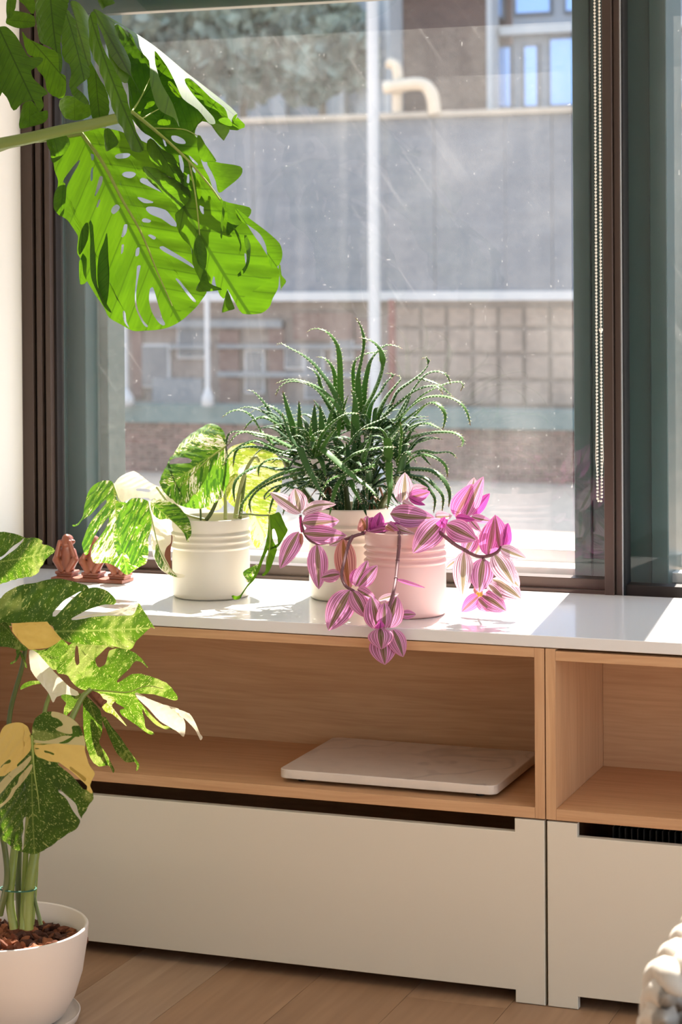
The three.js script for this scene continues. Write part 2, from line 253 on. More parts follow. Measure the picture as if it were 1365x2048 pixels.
// ---------------------------------------------------------------- worktop and cabinets
{
  const t = struct('worktop', box(LEFT + 0.001, 3.19, 0.6775, CT, -0.546, 0.0, 0.0018), M.white);
  delete t.userData.kind; Object.assign(t.userData, { label: 'glossy white worktop slab running along under the window', category: 'worktop' });
  const SH = 0.3745, SB = 0.3535, TOPY = 0.6765, D = 0.378;
  function cabinet(x0, x1, label, gapR) {
    const c = thing('cabinet', label, 'cabinet', [(x0 + x1) / 2, 0, 0]), top = TOPY - gapR;
    part('side_panel', box(x0 + 0.0006, x0 + 0.0198, SB, TOPY - 0.0005, -D - 0.02, 0, 0.0008, 'y', 0.2), M.oak, c);
    part('side_panel', box(x1 - 0.0198, x1 - 0.0006, SB, TOPY - 0.0005, -D - 0.02, 0, 0.0008, 'y', 0.7), M.oak, c);
    part('top_panel', box(x0 + 0.02, x1 - 0.02, top - 0.0185, top - 0.0005, -D, 0, 0.0008, 'x', x0), M.oak, c);
    part('shelf', box(x0 + 0.02, x1 - 0.02, SB, SH, -D, 0, 0.0008, 'x', x0 + 0.4), M.oak, c);
    part('back_panel', box(x0 + 0.02, x1 - 0.02, SB + 0.001, top, -D - 0.018, -D, 0.0008, 'x', x0 + 0.9), M.oak, c);
    const N = 0.0255, F = 0.0247, w = 0.058, a = x0 + 0.0022, b = x1 - 0.0022, T0 = 0.3505;
    part('front_panel', boxUV(extrude([[a, 0.001], [a + w, 0.001], [a + w, F], [b - w, F], [b - w, 0.001], [b, 0.001], [b, T0], [b - w + 0.0, T0], [b - w, T0 - N], [a + w, T0 - N], [a + w, T0], [a, T0]], 0.018).translate(0, 0, -0.018)), M.front, c);
    for (const [p, q] of [[x0 + 0.003, x0 + 0.02], [x1 - 0.02, x1 - 0.003]]) part('leg_panel', box(p, q, 0.001, SB - 0.001, -0.5, -0.0185, 0, 'y'), M.oak, c);
    part('inner_back', box(x0 + 0.02, x1 - 0.02, 0.001, SB - 0.001, -0.5, -0.49, 0), M.oak, c);
  }
  cabinet(LEFT + 0.004, -0.0005, 'wide oak cabinet under the window holding a marble board, with beige front', 0);
  cabinet(0.0005, 1.40, 'oak cabinet on the right with an empty open compartment, beyond the front seam', 0.004);
  cabinet(1.402, 2.8, 'oak cabinet farther right past the empty compartment, outside the view', 0.0);
  const r = thing('radiator', 'dark finned heater seen in the slot above the right beige front', 'radiator', [0.7, 0, -0.2]);
  const fins = []; for (let i = 0; i < 100; i++) fins.push(box(0.1 + i * 0.012, 0.1022 + i * 0.012, 0.06, 0.318, -0.3, -0.12, 0));
  const f = part('fins', merge(fins), M.heater, r); f.userData.kind = 'stuff';
  part('header_pipe', box(0.06, 1.32, 0.05, 0.075, -0.3, -0.12, 0.004), M.heater, r); for (const q of [0.12, 1.26]) part('foot', box(q, q + 0.03, 0.0, 0.052, -0.26, -0.16, 0.002), M.heater, r);
}
{
  const m = thing('marble_board', 'pale marble board on small black feet lying on the oak shelf', 'board', [-0.332, 0.3745, -0.19]);
  const s = new THREE.Shape(), a = -0.556, b = -0.106, c = 0.03, d = 0.346, r = 0.018;      // y of the shape is -z
  s.moveTo(a + r, c); s.lineTo(b - r, c); s.absarc(b - r, c + r, r, -Math.PI / 2, 0); s.lineTo(b, d - r); s.absarc(b - r, d - r, r, 0, Math.PI / 2); s.lineTo(a + r, d); s.absarc(a + r, d - r, r, Math.PI / 2, Math.PI); s.lineTo(a, c + r); s.absarc(a + r, c + r, r, Math.PI, Math.PI * 1.5);
  const g = new THREE.ExtrudeGeometry(s, { depth: 0.014, bevelEnabled: true, bevelSize: 0.002, bevelThickness: 0.002, bevelOffset: -0.002, bevelSegments: 3 }); g.rotateX(-Math.PI / 2); g.translate(0, 0.385, 0);
  part('slab', boxUV(g, 'x'), M.marble, m);
  for (const x of [a + 0.04, b - 0.04]) for (const z of [-c - 0.03, -d + 0.03]) part('foot', new THREE.CylinderGeometry(0.009, 0.008, 0.0095, 20).translate(x, 0.3793, z), M.rubber, m);
}

// ---------------------------------------------------------------- carved monkeys
function blob(bones, cell, at, mat, name, parent) {                      // tapered capsules joined by a smooth minimum
  const lo = new THREE.Vector3(1e9, 1e9, 1e9), hi = new THREE.Vector3(-1e9, -1e9, -1e9);
  for (const [a, b, r, s] of bones) for (const [p, q] of [[a, r], [b, s]]) { lo.min(V(p).subScalar(q + 0.008)); hi.max(V(p).addScalar(q + 0.008)); }
  const size = Math.max(hi.x - lo.x, hi.y - lo.y, hi.z - lo.z), n = Math.ceil(size / cell), mc = new MarchingCubes(n, new THREE.MeshBasicMaterial(), false, false, 60000), mid = lo.clone().add(hi).multiplyScalar(0.5);
  const p = new THREE.Vector3(), A = new THREE.Vector3(), B = new THREE.Vector3(), k = 0.0035;
  for (let z = 0; z < n; z++) for (let y = 0; y < n; y++) for (let x = 0; x < n; x++) {
    p.set(x, y, z).subScalar(n / 2).multiplyScalar(size / n).add(mid); let d = 1e9;
    for (const [a, b, r, s] of bones) { A.set(...a); B.set(...b); const ab = B.clone().sub(A), t = clamp(p.clone().sub(A).dot(ab) / Math.max(ab.lengthSq(), 1e-12)), e = p.distanceTo(A.addScaledVector(ab, t)) - mix(r, s, t), h = clamp(0.5 + 0.5 * (d - e) / k); d = d > 1e8 ? e : mix(d, e, h) - k * h * (1 - h); }
    mc.field[x + y * n + z * n * n] = -d;
  }
  mc.isolation = 0; mc.update();
  const g = new THREE.BufferGeometry(), c = mc.count; g.setAttribute('position', new THREE.BufferAttribute(mc.positionArray.slice(0, c * 3), 3)); g.setAttribute('normal', new THREE.BufferAttribute(mc.normalArray.slice(0, c * 3), 3));
  g.scale(size / 2, size / 2, size / 2); g.translate(mid.x, mid.y, mid.z); g.rotateY(at[3] ?? 0); g.translate(at[0], at[1], at[2]);
  return part(name, boxUV(g, 'y'), mat, parent);
}
{
  const c = thing('monkey_carving', 'reddish carved wood of three seated monkeys on one plank beside the window frame', 'carving', [-1.153, CT, -0.395]);
  part('base', box(-1.242, -1.064, CT + 0.0005, CT + 0.0085, -0.425, -0.366, 0.0015), M.carved, c);
  const arms = [[[0.012, 0.068, 0.016], [-0.012, 0.068, 0.016]], [[0.004, 0.058, 0.019], [-0.004, 0.058, 0.019]], [[0.018, 0.066, 0.004], [-0.018, 0.066, 0.004]]];
  [[-1.218, -0.400], [-1.151, -0.398], [-1.084, -0.396]].forEach(([x, z], i) => {
    const pl = part('plinth', merge([box(x - 0.019, x + 0.019, CT + 0.008, CT + 0.014, z - 0.018, z + 0.018, 0.002), box(x - 0.022, x + 0.022, CT + 0.0135, CT + 0.021, z - 0.02, z + 0.02, 0.003)]), M.carved, c);
    const [hl, hr] = arms[i];
    blob([[[0, 0.012, 0], [0, 0.045, -0.002], 0.017, 0.014], [[0, 0.045, 0], [0, 0.064, 0.002], 0.011, 0.0135], [[0, 0.066, 0.009], [0, 0.062, 0.013], 0.008, 0.006], [[0, 0.074, 0.004], [0, 0.07, -0.004], 0.01, 0.013],
      [[0.015, 0.046, 0], [0.024, 0.028, 0.01], 0.006, 0.0055], [[0.024, 0.028, 0.01], hl, 0.0055, 0.0045], [[-0.015, 0.046, 0], [-0.024, 0.028, 0.01], 0.006, 0.0055], [[-0.024, 0.028, 0.01], hr, 0.0055, 0.0045],
      [[0.01, 0.008, 0.006], [0.022, 0.026, 0.013], 0.009, 0.007], [[0.022, 0.026, 0.013], [0.008, 0.003, 0.017], 0.007, 0.006], [[-0.01, 0.008, 0.006], [-0.022, 0.026, 0.013], 0.009, 0.007], [[-0.022, 0.026, 0.013], [-0.008, 0.003, 0.017], 0.007, 0.006],
      [[0.014, 0.066, 0.001], [0.016, 0.067, 0.001], 0.005, 0.004], [[-0.014, 0.066, 0.001], [-0.016, 0.067, 0.001], 0.005, 0.004]], 0.0018, [x, CT + 0.019, z, 0.12], M.carved, 'monkey', c);
  });
}

// ---------------------------------------------------------------- pots
function ringPot(parent, at, r, h, mat) {
  const q = [[0, 0], [r * 0.93, 0], [r * 0.97, 0.004], [r * 0.985, 0.012], [r * 0.99, h * 0.5]];
  for (let k = 0; k <= 36; k++) { const t = k / 36; q.push([r * 0.985 + 0.0028 * Math.sin(t * 3 * 2 * Math.PI - Math.PI / 2) * (t < 0.02 || t > 0.98 ? 0.6 : 1), h * (0.6 + 0.24 * t)]); }
  q.push([r * 0.99, h * 0.88], [r, h * 0.985], [r * 0.99, h], [r * 0.965, h], [r * 0.955, h * 0.97], [r * 0.94, h * 0.8], [0, h * 0.8]);
  return part('pot', lathe(q, [at[0], CT + 0.0005, at[2]], 96), mat, parent);
}
function soilDisc(parent, at, r, y) { const g = new THREE.CircleGeometry(r, 40, 0, Math.PI * 2); g.rotateX(-Math.PI / 2); g.translate(at[0], y, at[2]); return part('soil', g, M.soil, parent); }

// ---------------------------------------------------------------- leaf builders
function parsePts(s) { return s.split(';').map((q) => { const k = q.endsWith('!'), [x, y] = q.replace('!', '').split(' ').map(Number); return [x / 1000, y / 1000, k]; }); }
function smooth(pts, n = 3) {                                            // closed Hermite outline, sharp at marked points
  const N = pts.length, out = [], tan = pts.map((p, i) => { if (p[2]) return [0, 0]; const a = pts[(i + N - 1) % N], b = pts[(i + 1) % N], la = Math.hypot(p[0] - a[0], p[1] - a[1]), lb = Math.hypot(b[0] - p[0], b[1] - p[1]), l = Math.hypot(b[0] - a[0], b[1] - a[1]) || 1, m = Math.min(la, lb); return [(b[0] - a[0]) / l * m * 0.9, (b[1] - a[1]) / l * m * 0.9]; });
  for (let i = 0; i < N; i++) { const a = pts[i], b = pts[(i + 1) % N], s = tan[i], e = tan[(i + 1) % N]; for (let k = 0; k < n; k++) { const t = k / n, h1 = 2 * t ** 3 - 3 * t * t + 1, h2 = t ** 3 - 2 * t * t + t, h3 = -2 * t ** 3 + 3 * t * t, h4 = t ** 3 - t * t; out.push(new THREE.Vector2(a[0] * h1 + s[0] * h2 + b[0] * h3 + e[0] * h4, a[1] * h1 + s[1] * h2 + b[1] * h3 + e[1] * h4)); } }
  return out;
}
function sheet(P, o = {}) {                                              // a traced blade on its own plane, then bowed, folded and rippled
  const { edge = 0.014, fold = 0, bow = 0, cup = 0, ripple = 0.0012, wave = 0, roll = 0 } = o, s = new THREE.Shape(smooth(parsePts(P.p)));
  for (const h of P.h ?? []) s.holes.push(new THREE.Path(smooth(parsePts(h))));
  let g = new THREE.ShapeGeometry(s); g.deleteAttribute('normal'); g.deleteAttribute('uv');
  g = new TessellateModifier(edge, 9).modify(g); g.deleteAttribute('normal'); g.deleteAttribute('uv'); g = mergeVertices(g, 1e-5);
  const p = g.attributes.position, uv = new Float32Array(p.count * 2), u = V(P.u), v = V(P.v), n = u.clone().cross(v); if (n.z < 0) n.negate();
  const O = V(P.o), q = new THREE.Vector3(), L = P.L;
  for (let i = 0; i < p.count; i++) {
    const x = p.getX(i), y = p.getY(i), a = Math.abs(y), vv = vein(x / L, y / L + 0.5);
    const h = -fold * a + bow * (x * (L - x)) / L - cup * y * y / L + ripple * Math.cos(vv.d / 0.115 * 2 * Math.PI) * Math.min(1, a / (0.1 * L)) + wave * Math.sin(x / L * 9 + 1) * a + roll * Math.max(0, a - 0.25 * L) ** 2 / L;
    q.copy(O).addScaledVector(u, x).addScaledVector(v, y).addScaledVector(n, h); p.setXYZ(i, q.x, q.y, q.z); uv[i * 2] = x / L; uv[i * 2 + 1] = y / L + 0.5;
  }
  g.setAttribute('uv', new THREE.BufferAttribute(uv, 2)); g.computeVertexNormals(); return g;
}
function blade(parent, mat, list, opt, name = 'leaf', label) { return part(name, merge((Array.isArray(list) ? list : [list]).map((P, i) => sheet(P, Array.isArray(opt) ? opt[i] ?? opt[0] : opt))), mat, parent, label); }
function blades(parent, mat, list, opt, name = 'leaf', label) { return list.map((P, i) => blade(parent, mat, P, Array.isArray(opt) ? opt[i] ?? opt[0] : opt, name, label)); }
function midrib(leaf, pts, r0, r1, mat = M.rib) { return part('midrib', tube(pts, r0, r1, 24, 6), mat, leaf); }

// ---------------------------------------------------------------- big monstera reaching in from the left
{
  const t = thing('monstera', 'big monstera at upper left with holed, curling, sunlit leaves on a thick arched stalk', 'plant', [-1.2, 0, 0.62]);
  part('pot', lathe([[0, 0], [0.11, 0], [0.135, 0.02], [0.15, 0.24], [0.142, 0.24], [0.13, 0.05], [0, 0.2]], [-1.22, 0.0, 0.66], 48), M.potMatte, t);
  part('stem', tube([[-1.22, 0.18, 0.66], [-1.25, 0.7, 0.6], [-1.3, 1.3, 0.5], [-1.3, 1.75, 0.42]], 0.02, 0.014, 24, 10), M.stemDark, t);
  part('petiole', tube([[-1.27, 1.35, 0.5], ...[[-1.097,1.631,0.22],[-1.045,1.643,0.194],[-.992,1.655,0.168],[-.94,1.669,0.142],[-.887,1.681,0.116],[-.84,1.694,0.09]]], 0.0165, 0.0105, 40, 12), M.stemGreen, t);
  part('petiole', tube([[-1.29, 1.45, 0.48], ...[[-1.132,1.618,0.16],[-1.082,1.639,0.128],[-1.055,1.654,0.095],[-1.016,1.66,0.062],[-.951,1.672,0.03]]], 0.009, 0.006, 30, 10), M.stemGreen, t);
  // leaf A, lit through by the sun
  const A = blade(t, M.leafBig, {o:[-.956,1.673,0.02],u:[0.523,-.847,0.093],v:[0.835,0.487,-.257],L:0.432,p:"0 0;-7 -24;-7 -50;9 -74;40 -84;64 -88;88 -106;105 -118;122 -119;137 -112;150 -106;176 -103;192 -103;218 -119;238 -119;263 -128;304 -127;342 -123;367 -123;392 -108;414 -94;427 -74;434 -60;446 -32;449 -11;448 8;442 33;433 54;423 73;402 79;377 77;354 80;333 87;308 90;278 90;259 112;234 131;187 142;135 132;87 107;38 71;8 34",h:["82 39;81 48;89 64;95 68;97 58;90 42","125 35;124 44;131 56;139 60;141 48;134 39","152 63;153 70;198 107;212 102;210 96;170 68;159 61","185 41;189 49;208 65;210 63;202 48","214 47;219 62;236 79;251 83;277 82;248 64;229 49","231 29;231 36;241 44;244 39;237 29","266 25;267 31;277 37;279 31","300 34;301 42;338 64;358 74;368 74;345 60;313 39","53 -2;58 3;67 -2;66 -6","80 -11;93 -16;106 -25;94 -22","106 -6;111 -1;123 -10;138 -33;125 -24","149 -29;152 -27;162 -38;159 -40","179 -13;177 -2;186 2;191 -6;192 -16;185 -18","223 -7;226 -1;239 -10;244 -20;241 -23","256 -30;258 -26;269 -34;271 -40","279 -8;280 -1;292 -9;291 -16","51 -28;61 -37;73 -57;86 -76;95 -83;71 -79;60 -56","310 -23;313 -16;335 -35;361 -53;386 -63;411 -64;426 -62;411 -68;380 -65;350 -50;328 -35","363 -22;363 -15;378 -17;399 -22;425 -28;440 -30;428 -39;404 -40;380 -34","369 34;390 40;416 45;430 45;415 39;387 35","371 -89;393 -95;407 -97;386 -99"]}, { fold: 0.06, bow: 0.16, cup: 0.35, ripple: 0.002 });
  midrib(A, [[-.951,1.672,0.03],[-.898,1.611,0.041],[-.849,1.534,0.052],[-.805,1.472,0.063],[-.762,1.388,0.074],[-.726,1.323,0.085]], 0.0042, 0.001);
  blades(A, M.leafBig, [{o:[-.864,1.468,0.09],u:[0.027,-1,0],v:[1,0.027,0],L:0.153,p:"-28 -41;18 -33;62 -30;104 -28;157 4;146 -13;115 -30;87 -45;49 -47;12 -44"}, {o:[-.866,1.468,0.085],u:[0.027,-1,0],v:[1,0.027,0],L:0.153,p:"0 -1;51 0;83 1;139 -7;115 -24;82 -28;45 -23;17 -9"}, {o:[-.919,1.475,0.09],u:[-.06,-.998,0],v:[0.998,-.06,0],L:0.110,p:"2 -3;-15 11;19 12;50 -3;35 -8"}, {o:[-.93,1.43,0.07],u:[-.095,-.995,0],v:[0.995,-.095,0],L:0.065,p:"1 1;56 14;63 0"}], { ripple: 0, cup: 0.9 }, 'leaf_lobe');
  blade(A, M.leafBig, {o:[-.955,1.569,0.1],u:[-.112,-.994,0],v:[0.994,-.112,0],L:0.065,p:"-2 -1;17 9;44 9;67 4;56 -12;36 -15;16 -13"}, { ripple: 0, cup: -2 }, 'leaf_lobe');
  // leaf B, the middle leaf: main blade, upper blade, rolled lobes at its edge
  const B = blade(t, M.leafBig, [{o:[-.793,1.704,0.12],u:[0.543,-.837,0.068],v:[-.828,-.547,-.122],L:0.441,p:"-1 2;47 -19;64 -33;86 -62;116 -84;139 -92;151 -83;168 -75;196 -73;228 -69;257 -72;284 -71;329 -88;386 -90;435 -94;455 -82;466 -69;474 -57;483 -43;485 -21;464 12;437 12;408 11!;418 31;387 29;371 23;385 50;352 56;324 48;301 33;277 39;254 38;226 28;225 11;224 -8;217 -19;195 -13;182 -22;119 -26;74 -13;46 1",h:["92 -47;99 -57;114 -66;123 -65;114 -53;102 -46","85 -30;88 -33;104 -31;103 -27","134 -41;139 -46;159 -42;170 -33;165 -31;148 -37","146 -58;148 -60;172 -67;174 -65;159 -59","177 -38;180 -42;194 -33;189 -30","193 -50;198 -54;215 -51;226 -44;231 -33;210 -42","243 -30;246 -37;256 -32;262 -27;253 -26","171 -54;175 -57;185 -55;179 -52","237 -53;241 -56;247 -51;243 -48","372 -57;376 -59;387 -52;391 -46"]}], { fold: 0.1, bow: 0.1, cup: 0.5, ripple: 0.002 });
  blade(t, M.leafBig, {o:[-.804,1.706,0.098],u:[0.543,-.837,0.068],v:[-.828,-.547,-.121],L:0.443,p:"35 -6;68 -30;91 -59;119 -80;149 -80;177 -70;209 -65;258 -65;307 -78;281 -55;246 -31;211 -13;181 -21;123 -24;77 -13",h:["93 -47;100 -58;114 -66;124 -65;115 -53;102 -46","85 -30;89 -33;105 -31;103 -27","135 -41;139 -46;160 -42;171 -33;166 -31;149 -37","146 -58;149 -61;173 -68;175 -65;160 -59","178 -38;181 -42;195 -34;190 -30","172 -55;176 -57;186 -55;180 -52"]}, { fold: 0.1, bow: 0.1, cup: 0.5, ripple: 0 });      // hidden layer added behind the middle leaf to shade it
  midrib(B, [[-.791,1.703,0.125],[-.749,1.673,0.132],[-.703,1.638,0.139],[-.66,1.602,0.146],[-.612,1.552,0.153],[-.589,1.526,0.16]], 0.0038, 0.0015);
  midrib(B, [[-.808,1.706,0.09],[-.817,1.739,0.03],[-.825,1.784,-.03]], 0.0022, 0.0008); midrib(B, [[-.806,1.694,0.09],[-.803,1.696,0.053],[-.793,1.712,0.017],[-.781,1.727,-.02]], 0.002, 0.0008); midrib(B, [[-.746,1.669,0.128],[-.708,1.667,0.129],[-.676,1.664,0.129],[-.648,1.651,0.13]], 0.002, 0.0008); midrib(B, [[-.663,1.603,0.14],[-.648,1.546,0.147],[-.637,1.479,0.153],[-.63,1.412,0.16]], 0.002, 0.0008);
  blade(t, M.leafBig, {o:[-.867,1.717,-.03],u:[0.596,0.777,-.201],v:[0.802,-.587,0.11],L:0.124,p:"-2 -1;36 -47;72 -107;101 -171;118 -197;121 -154;125 -60;125 29;125 131;123 190;104 186;81 155;74 126;43 132;38 158;30 114;4 77;-1 39",h:["21 18;33 16;44 24;43 30;28 27;21 21","8 11;12 16;6 20;5 14","16 58;27 63;35 78;28 81;17 72;13 62","91 23;97 26;94 48;86 67;81 60;83 42"]}, { cup: 0.2, ripple: 0.002 });
  blade(t, M.leafBig, {o:[-.874,1.718,-.045],u:[0.596,0.777,-.2],v:[0.802,-.587,0.11],L:0.125,p:"-2 -1;36 -47;73 -107;101 -171;118 -198;121 -155;125 -60;125 29;126 131;123 191;104 186;82 156;75 126;43 132;39 158;31 115;4 77;-1 39"}, { cup: 0.2, ripple: 0.002 });      // second layer added close behind to keep sun off the upper blade
  const roll = (o) => ({ ripple: 0, edge: 0.01, ...o });
  blades(B, M.leafTop, [
    {o:[-.946,1.924,-.04],u:[0.806,-.592,0],v:[-.152,-.207,0.966],L:0.378,p:"0 -1;26 -11;77 -18;133 -23;185 -18;233 -13;297 -16;371 -15;389 31;376 26;349 4;314 8;254 -3;248 14;263 29;295 43;333 52;361 58;376 70;369 82;330 72;291 75;246 47;202 19;153 -5;153 -1;188 41;238 80;290 105;342 141;321 133;293 141;269 133;223 99;173 44;131 32;90 -1;55 -10;46 0;58 16;106 55;161 91;198 138;178 144;123 112;66 56;32 28"},
    {o:[-.942,1.926,-.01],u:[0.592,-.689,0.418],v:[0.632,0.075,-.771],L:0.267,p:"0 0;10 16;44 29;80 18;122 22;171 17;213 2;267 0;278 -2;252 1;216 0;192 -13;143 -18;88 -11;36 -7"},
    {o:[-.968,1.936,0.04],u:[0.432,-.812,0.394],v:[0.83,0.187,-.525],L:0.171,p:"0 -1;-1 18;19 32;73 20;148 10;171 0;147 -9;110 -12;54 0"},
    {o:[-.687,1.688,-.01],u:[0.679,-.582,0.448],v:[0.735,0.537,-.414],L:0.067,p:"0 2;15 10;46 25;64 5;67 -1;39 -2"}], [{ ripple: 0, edge: 0.009, cup: 0.5, bow: 0.06 }, roll({ cup: 2 }), roll({ cup: 5 }), roll()], 'leaf_lobe', 'rolled glossy lobe');
  blades(B, M.leafBig, [{o:[-.659,1.688,0],u:[0.926,-.378,0],v:[0.225,0.552,0.803],L:0.026,p:"-3 1;9 17;22 24;30 14;28 1;13 -4"}, {o:[-.642,1.697,-.02],u:[0.331,-.944,0],v:[0.944,0.331,0],L:0.016,p:"-1 6;-1 14;15 -3;8 -4"}], roll(), 'leaf_lobe');
  blades(B, M.leafBig, [
    {o:[-.632,1.649,0.16],u:[0.57,-.822,0],v:[-.69,-.478,0.544],L:0.061,p:"-3 1;21 -1;60 -2;55 9;44 18;24 16"},
    {o:[-.615,1.6,0.16],u:[0.383,-.924,0],v:[0.894,0.371,0.253],L:0.067,p:"0 -1;13 19;29 35;46 33;59 20;65 -2;43 1;22 0"},
    {o:[-.588,1.524,0.16],u:[0.24,-.971,0],v:[0.94,0.232,0.251],L:0.067,p:"0 -1;7 13;23 33;40 31;55 17;67 -5;39 5;19 7"},
    {o:[-.558,1.51,0.16],u:[0.601,-.799,0],v:[0.79,0.594,0.151],L:0.143,p:"1 1;38 12;75 22;107 27;128 21;140 8;138 -9;119 -7;97 6;71 10;44 2;22 -9;12 -7"},
    {o:[-.573,1.517,0.17],u:[-.05,-.988,0.149],v:[0.994,-.035,0.102],L:0.067,p:"-6 -7;-3 0;31 -1;66 -1;60 -6;21 -8"},
    {o:[-.531,1.458,0.18],u:[0.006,-.988,-.157],v:[0.71,0.115,-.694],L:0.076,p:"0 0;20 13;41 10;58 4;79 -16;57 -2;38 2"},
    {o:[-.553,1.475,0.176],u:[0.371,-.909,0.191],v:[0.929,0.363,-.076],L:0.045,p:"1 -2;24 4;45 1;54 -8;40 0;18 -1"},
    {o:[-.574,1.354,0.16],u:[-.152,-.959,0.241],v:[0.931,-.057,0.36],L:0.041,p:"0 -1;31 15;37 11;44 -3;22 -6"},
    {o:[-.614,1.394,0.18],u:[-.438,-.861,-.259],v:[0.795,-.506,0.335],L:0.046,p:"0 0;23 14;33 26;50 -6;27 -1"},
    {o:[-.635,1.452,0.18],u:[0.101,-.978,-.184],v:[0.945,0.152,-.291],L:0.065,p:"2 2;-6 11;24 18;43 16;62 7;38 -3;21 -5"},
    {o:[-.471,1.403,0.15],u:[0.19,-.958,0.216],v:[0.911,0.254,0.325],L:0.046,p:"-1 -3;22 1;36 8;46 -1;50 -12;25 -6"}], roll({ cup: 2.5 }), 'leaf_lobe');
  blade(B, M.leafBig, {o:[-.738,1.652,0.15],u:[0.528,-.845,-.082],v:[-.837,-.502,-.218],L:0.122,p:"2 4;31 -5;56 -17;89 -17;111 -9;123 -1;97 14;69 25;40 35;15 27"}, { cup: 0.8, ripple: 0.002 }, 'leaf_lobe');
  blade(B, M.leafBig, {o:[-.767,1.598,0.13],u:[0.712,-.702,0],v:[-.57,-.577,-.585],L:0.134,p:"3 3;29 -20;76 -34;110 -41;131 -28;135 -1;123 27;104 10;65 14;24 24"}, { cup: 0.8, ripple: 0.002 }, 'leaf_lobe');
  // hanging dark lobes of the nearest upper leaves
  const hang = [
    [M.leafBig, {o:[-.918,1.935,0.22],u:[0.237,-.944,0.229],v:[0.972,0.232,-.047],L:0.175,p:"-10 -32;10 31;75 22;117 10;154 9;175 0;136 2;112 -20;96 -37;67 -41"}, 1.5],
    [M.leafBig, {o:[-.852,1.888,0.18],u:[0.41,-.909,0.068],v:[0.798,0.394,0.457],L:0.292,p:"5 -11;-1 14;34 12;71 7;120 16;171 22;214 14;256 6;294 4;274 -36;238 -32;201 -39;156 -33;95 -30;66 -41;36 -29"}, 1.2],
    [M.leafBig, {o:[-.928,1.908,0.14],u:[0.27,-.963,0],v:[0.377,0.106,-.92],L:0.177,p:"0 0;27 19;73 7;118 21;141 16;160 -21;174 -9;197 0;180 -30;156 -37;121 -25;98 -37;49 -25"}, 0.6],
    [M.leafBig, {o:[-.883,1.81,0.1],u:[0.083,-.997,0],v:[0.997,0.083,0],L:0.119,p:"1 -16;34 6;71 22;114 18;120 -14;75 -20"}, 0.6],
    [M.leafBig, {o:[-1.111,1.891,-.02],u:[0.683,-.73,0],v:[0.592,0.554,-.585],L:0.151,p:"1 -2;20 -3;57 12;88 27;123 1;139 5;173 -26;144 -44;117 -32;86 -30;81 -12;49 -25"}, 0.4],
    [M.leafBig, {o:[-1.126,1.91,0.02],u:[0.992,-.128,0],v:[0.128,0.992,0],L:0.064,p:"0 3;8 19;34 19;63 12;65 -8;30 -15;1 -8"}, 0.4],
    [M.leafBig, {o:[-.994,1.855,0.28],u:[0.404,-.907,-.118],v:[0.825,0.417,-.381],L:0.170,p:"-12 -26;-6 3;-1 14;21 23;53 26;71 29;82 52;94 33;96 21;113 19;137 29;149 31;151 18;167 15;173 1;150 0;146 -21;150 -42;122 -43;92 -53;67 -62"}, 1],
    [M.leafBig, {o:[-1.018,1.729,0.12],u:[-.009,-1,0],v:[1,-.009,0],L:0.053,p:"4 -18;-3 4;18 19;16 34;38 31;48 2;51 -26;42 -28"}, 0.5],
    [M.leafBig, {o:[-.955,1.702,0.05],u:[-.26,0.819,-.511],v:[0.963,0.259,-.073],L:0.059,p:"74 -43;53 2;21 34;-5 27;-8 5;5 -20;33 -35"}, 0.5],
    [M.leafBig, {o:[-.827,1.668,0.16],u:[0.122,-.992,0],v:[0.992,0.122,0],L:0.041,p:"1 -9;0 5;28 16;41 0;39 -14"}, 2],
    [M.leafBig, {o:[-1.014,1.933,0.2],u:[-.1,-.995,0],v:[0.995,-.1,0],L:0.049,p:"0 -10;3 10;33 9;49 -3;32 -8"}, 2],
    [M.leafBig, {o:[-1.105,1.962,0],u:[0.53,-.848,0],v:[0.848,0.53,0],L:0.047,p:"-10 -7;14 23;51 6;25 -2"}, 0.5],
    [M.leafBig, {o:[-.866,1.935,0.12],u:[0.578,-.816,0],v:[0.816,0.578,0],L:0.037,p:"-7 -2;4 12;29 15;30 2;24 -14"}, 3],
    [M.leafBig, {o:[-1.084,1.838,0.2],u:[0.791,-.588,0.17],v:[0.576,0.621,-.532],L:0.127,p:"-10 8;36 22;62 19;99 7;127 0;111 -28;94 -62"}, 2],
    [M.leafBig, {o:[-.979,1.67,0.1],u:[0.098,-.933,-.346],v:[0.804,0.279,-.525],L:0.058,p:"1 -8;12 23;35 29;57 -2;59 -16;33 -14"}, 0.8],
    [M.leafBig, {o:[-.98,1.658,0.12],u:[0.404,-.915,0],v:[0.915,0.404,0],L:0.041,p:"-1 -3;3 5;42 2;20 -6"}, 1]];
  for (const [m, P, cup] of hang) blade(t, m, P, { cup, ripple: 0.0015, bow: 0.1, edge: 0.012 });
  // leaves of the crown above the picture, which keep the sun off the lobes below
  for (const P of [{o:[-1.136,1.987,-.1],u:[0.141,0.986,0.092],v:[-.981,0.152,-.123],L:0.433,p:"-2 0;2 105;77 232;191 269;342 201;443 14;358 -133;229 -182;84 -146;12 -76"}, {o:[-.936,1.98,-.12],u:[0.235,0.967,0.103],v:[-.964,0.245,-.105],L:0.389,p:"-2 0;3 90;71 180;206 193;330 126;401 -10;338 -132;216 -192;94 -192;23 -108"},
    {o:[-1.059,2.005,-.2],u:[0.087,0.992,0.096],v:[-.986,0.099,-.133],L:0.418,p:"0 0;18 119;123 229;273 206;378 103;428 -12;355 -154;222 -220;88 -200;19 -115"}, {o:[-.749,2.014,-.16],u:[0.309,0.94,0.142],v:[-.928,0.331,-.173],L:0.281,p:"-5 -1;27 101;133 144;239 93;293 -9;230 -91;122 -109;29 -71"}]) blade(t, M.leafBig, P, { cup: 0.25, bow: 0.1, edge: 0.02 });
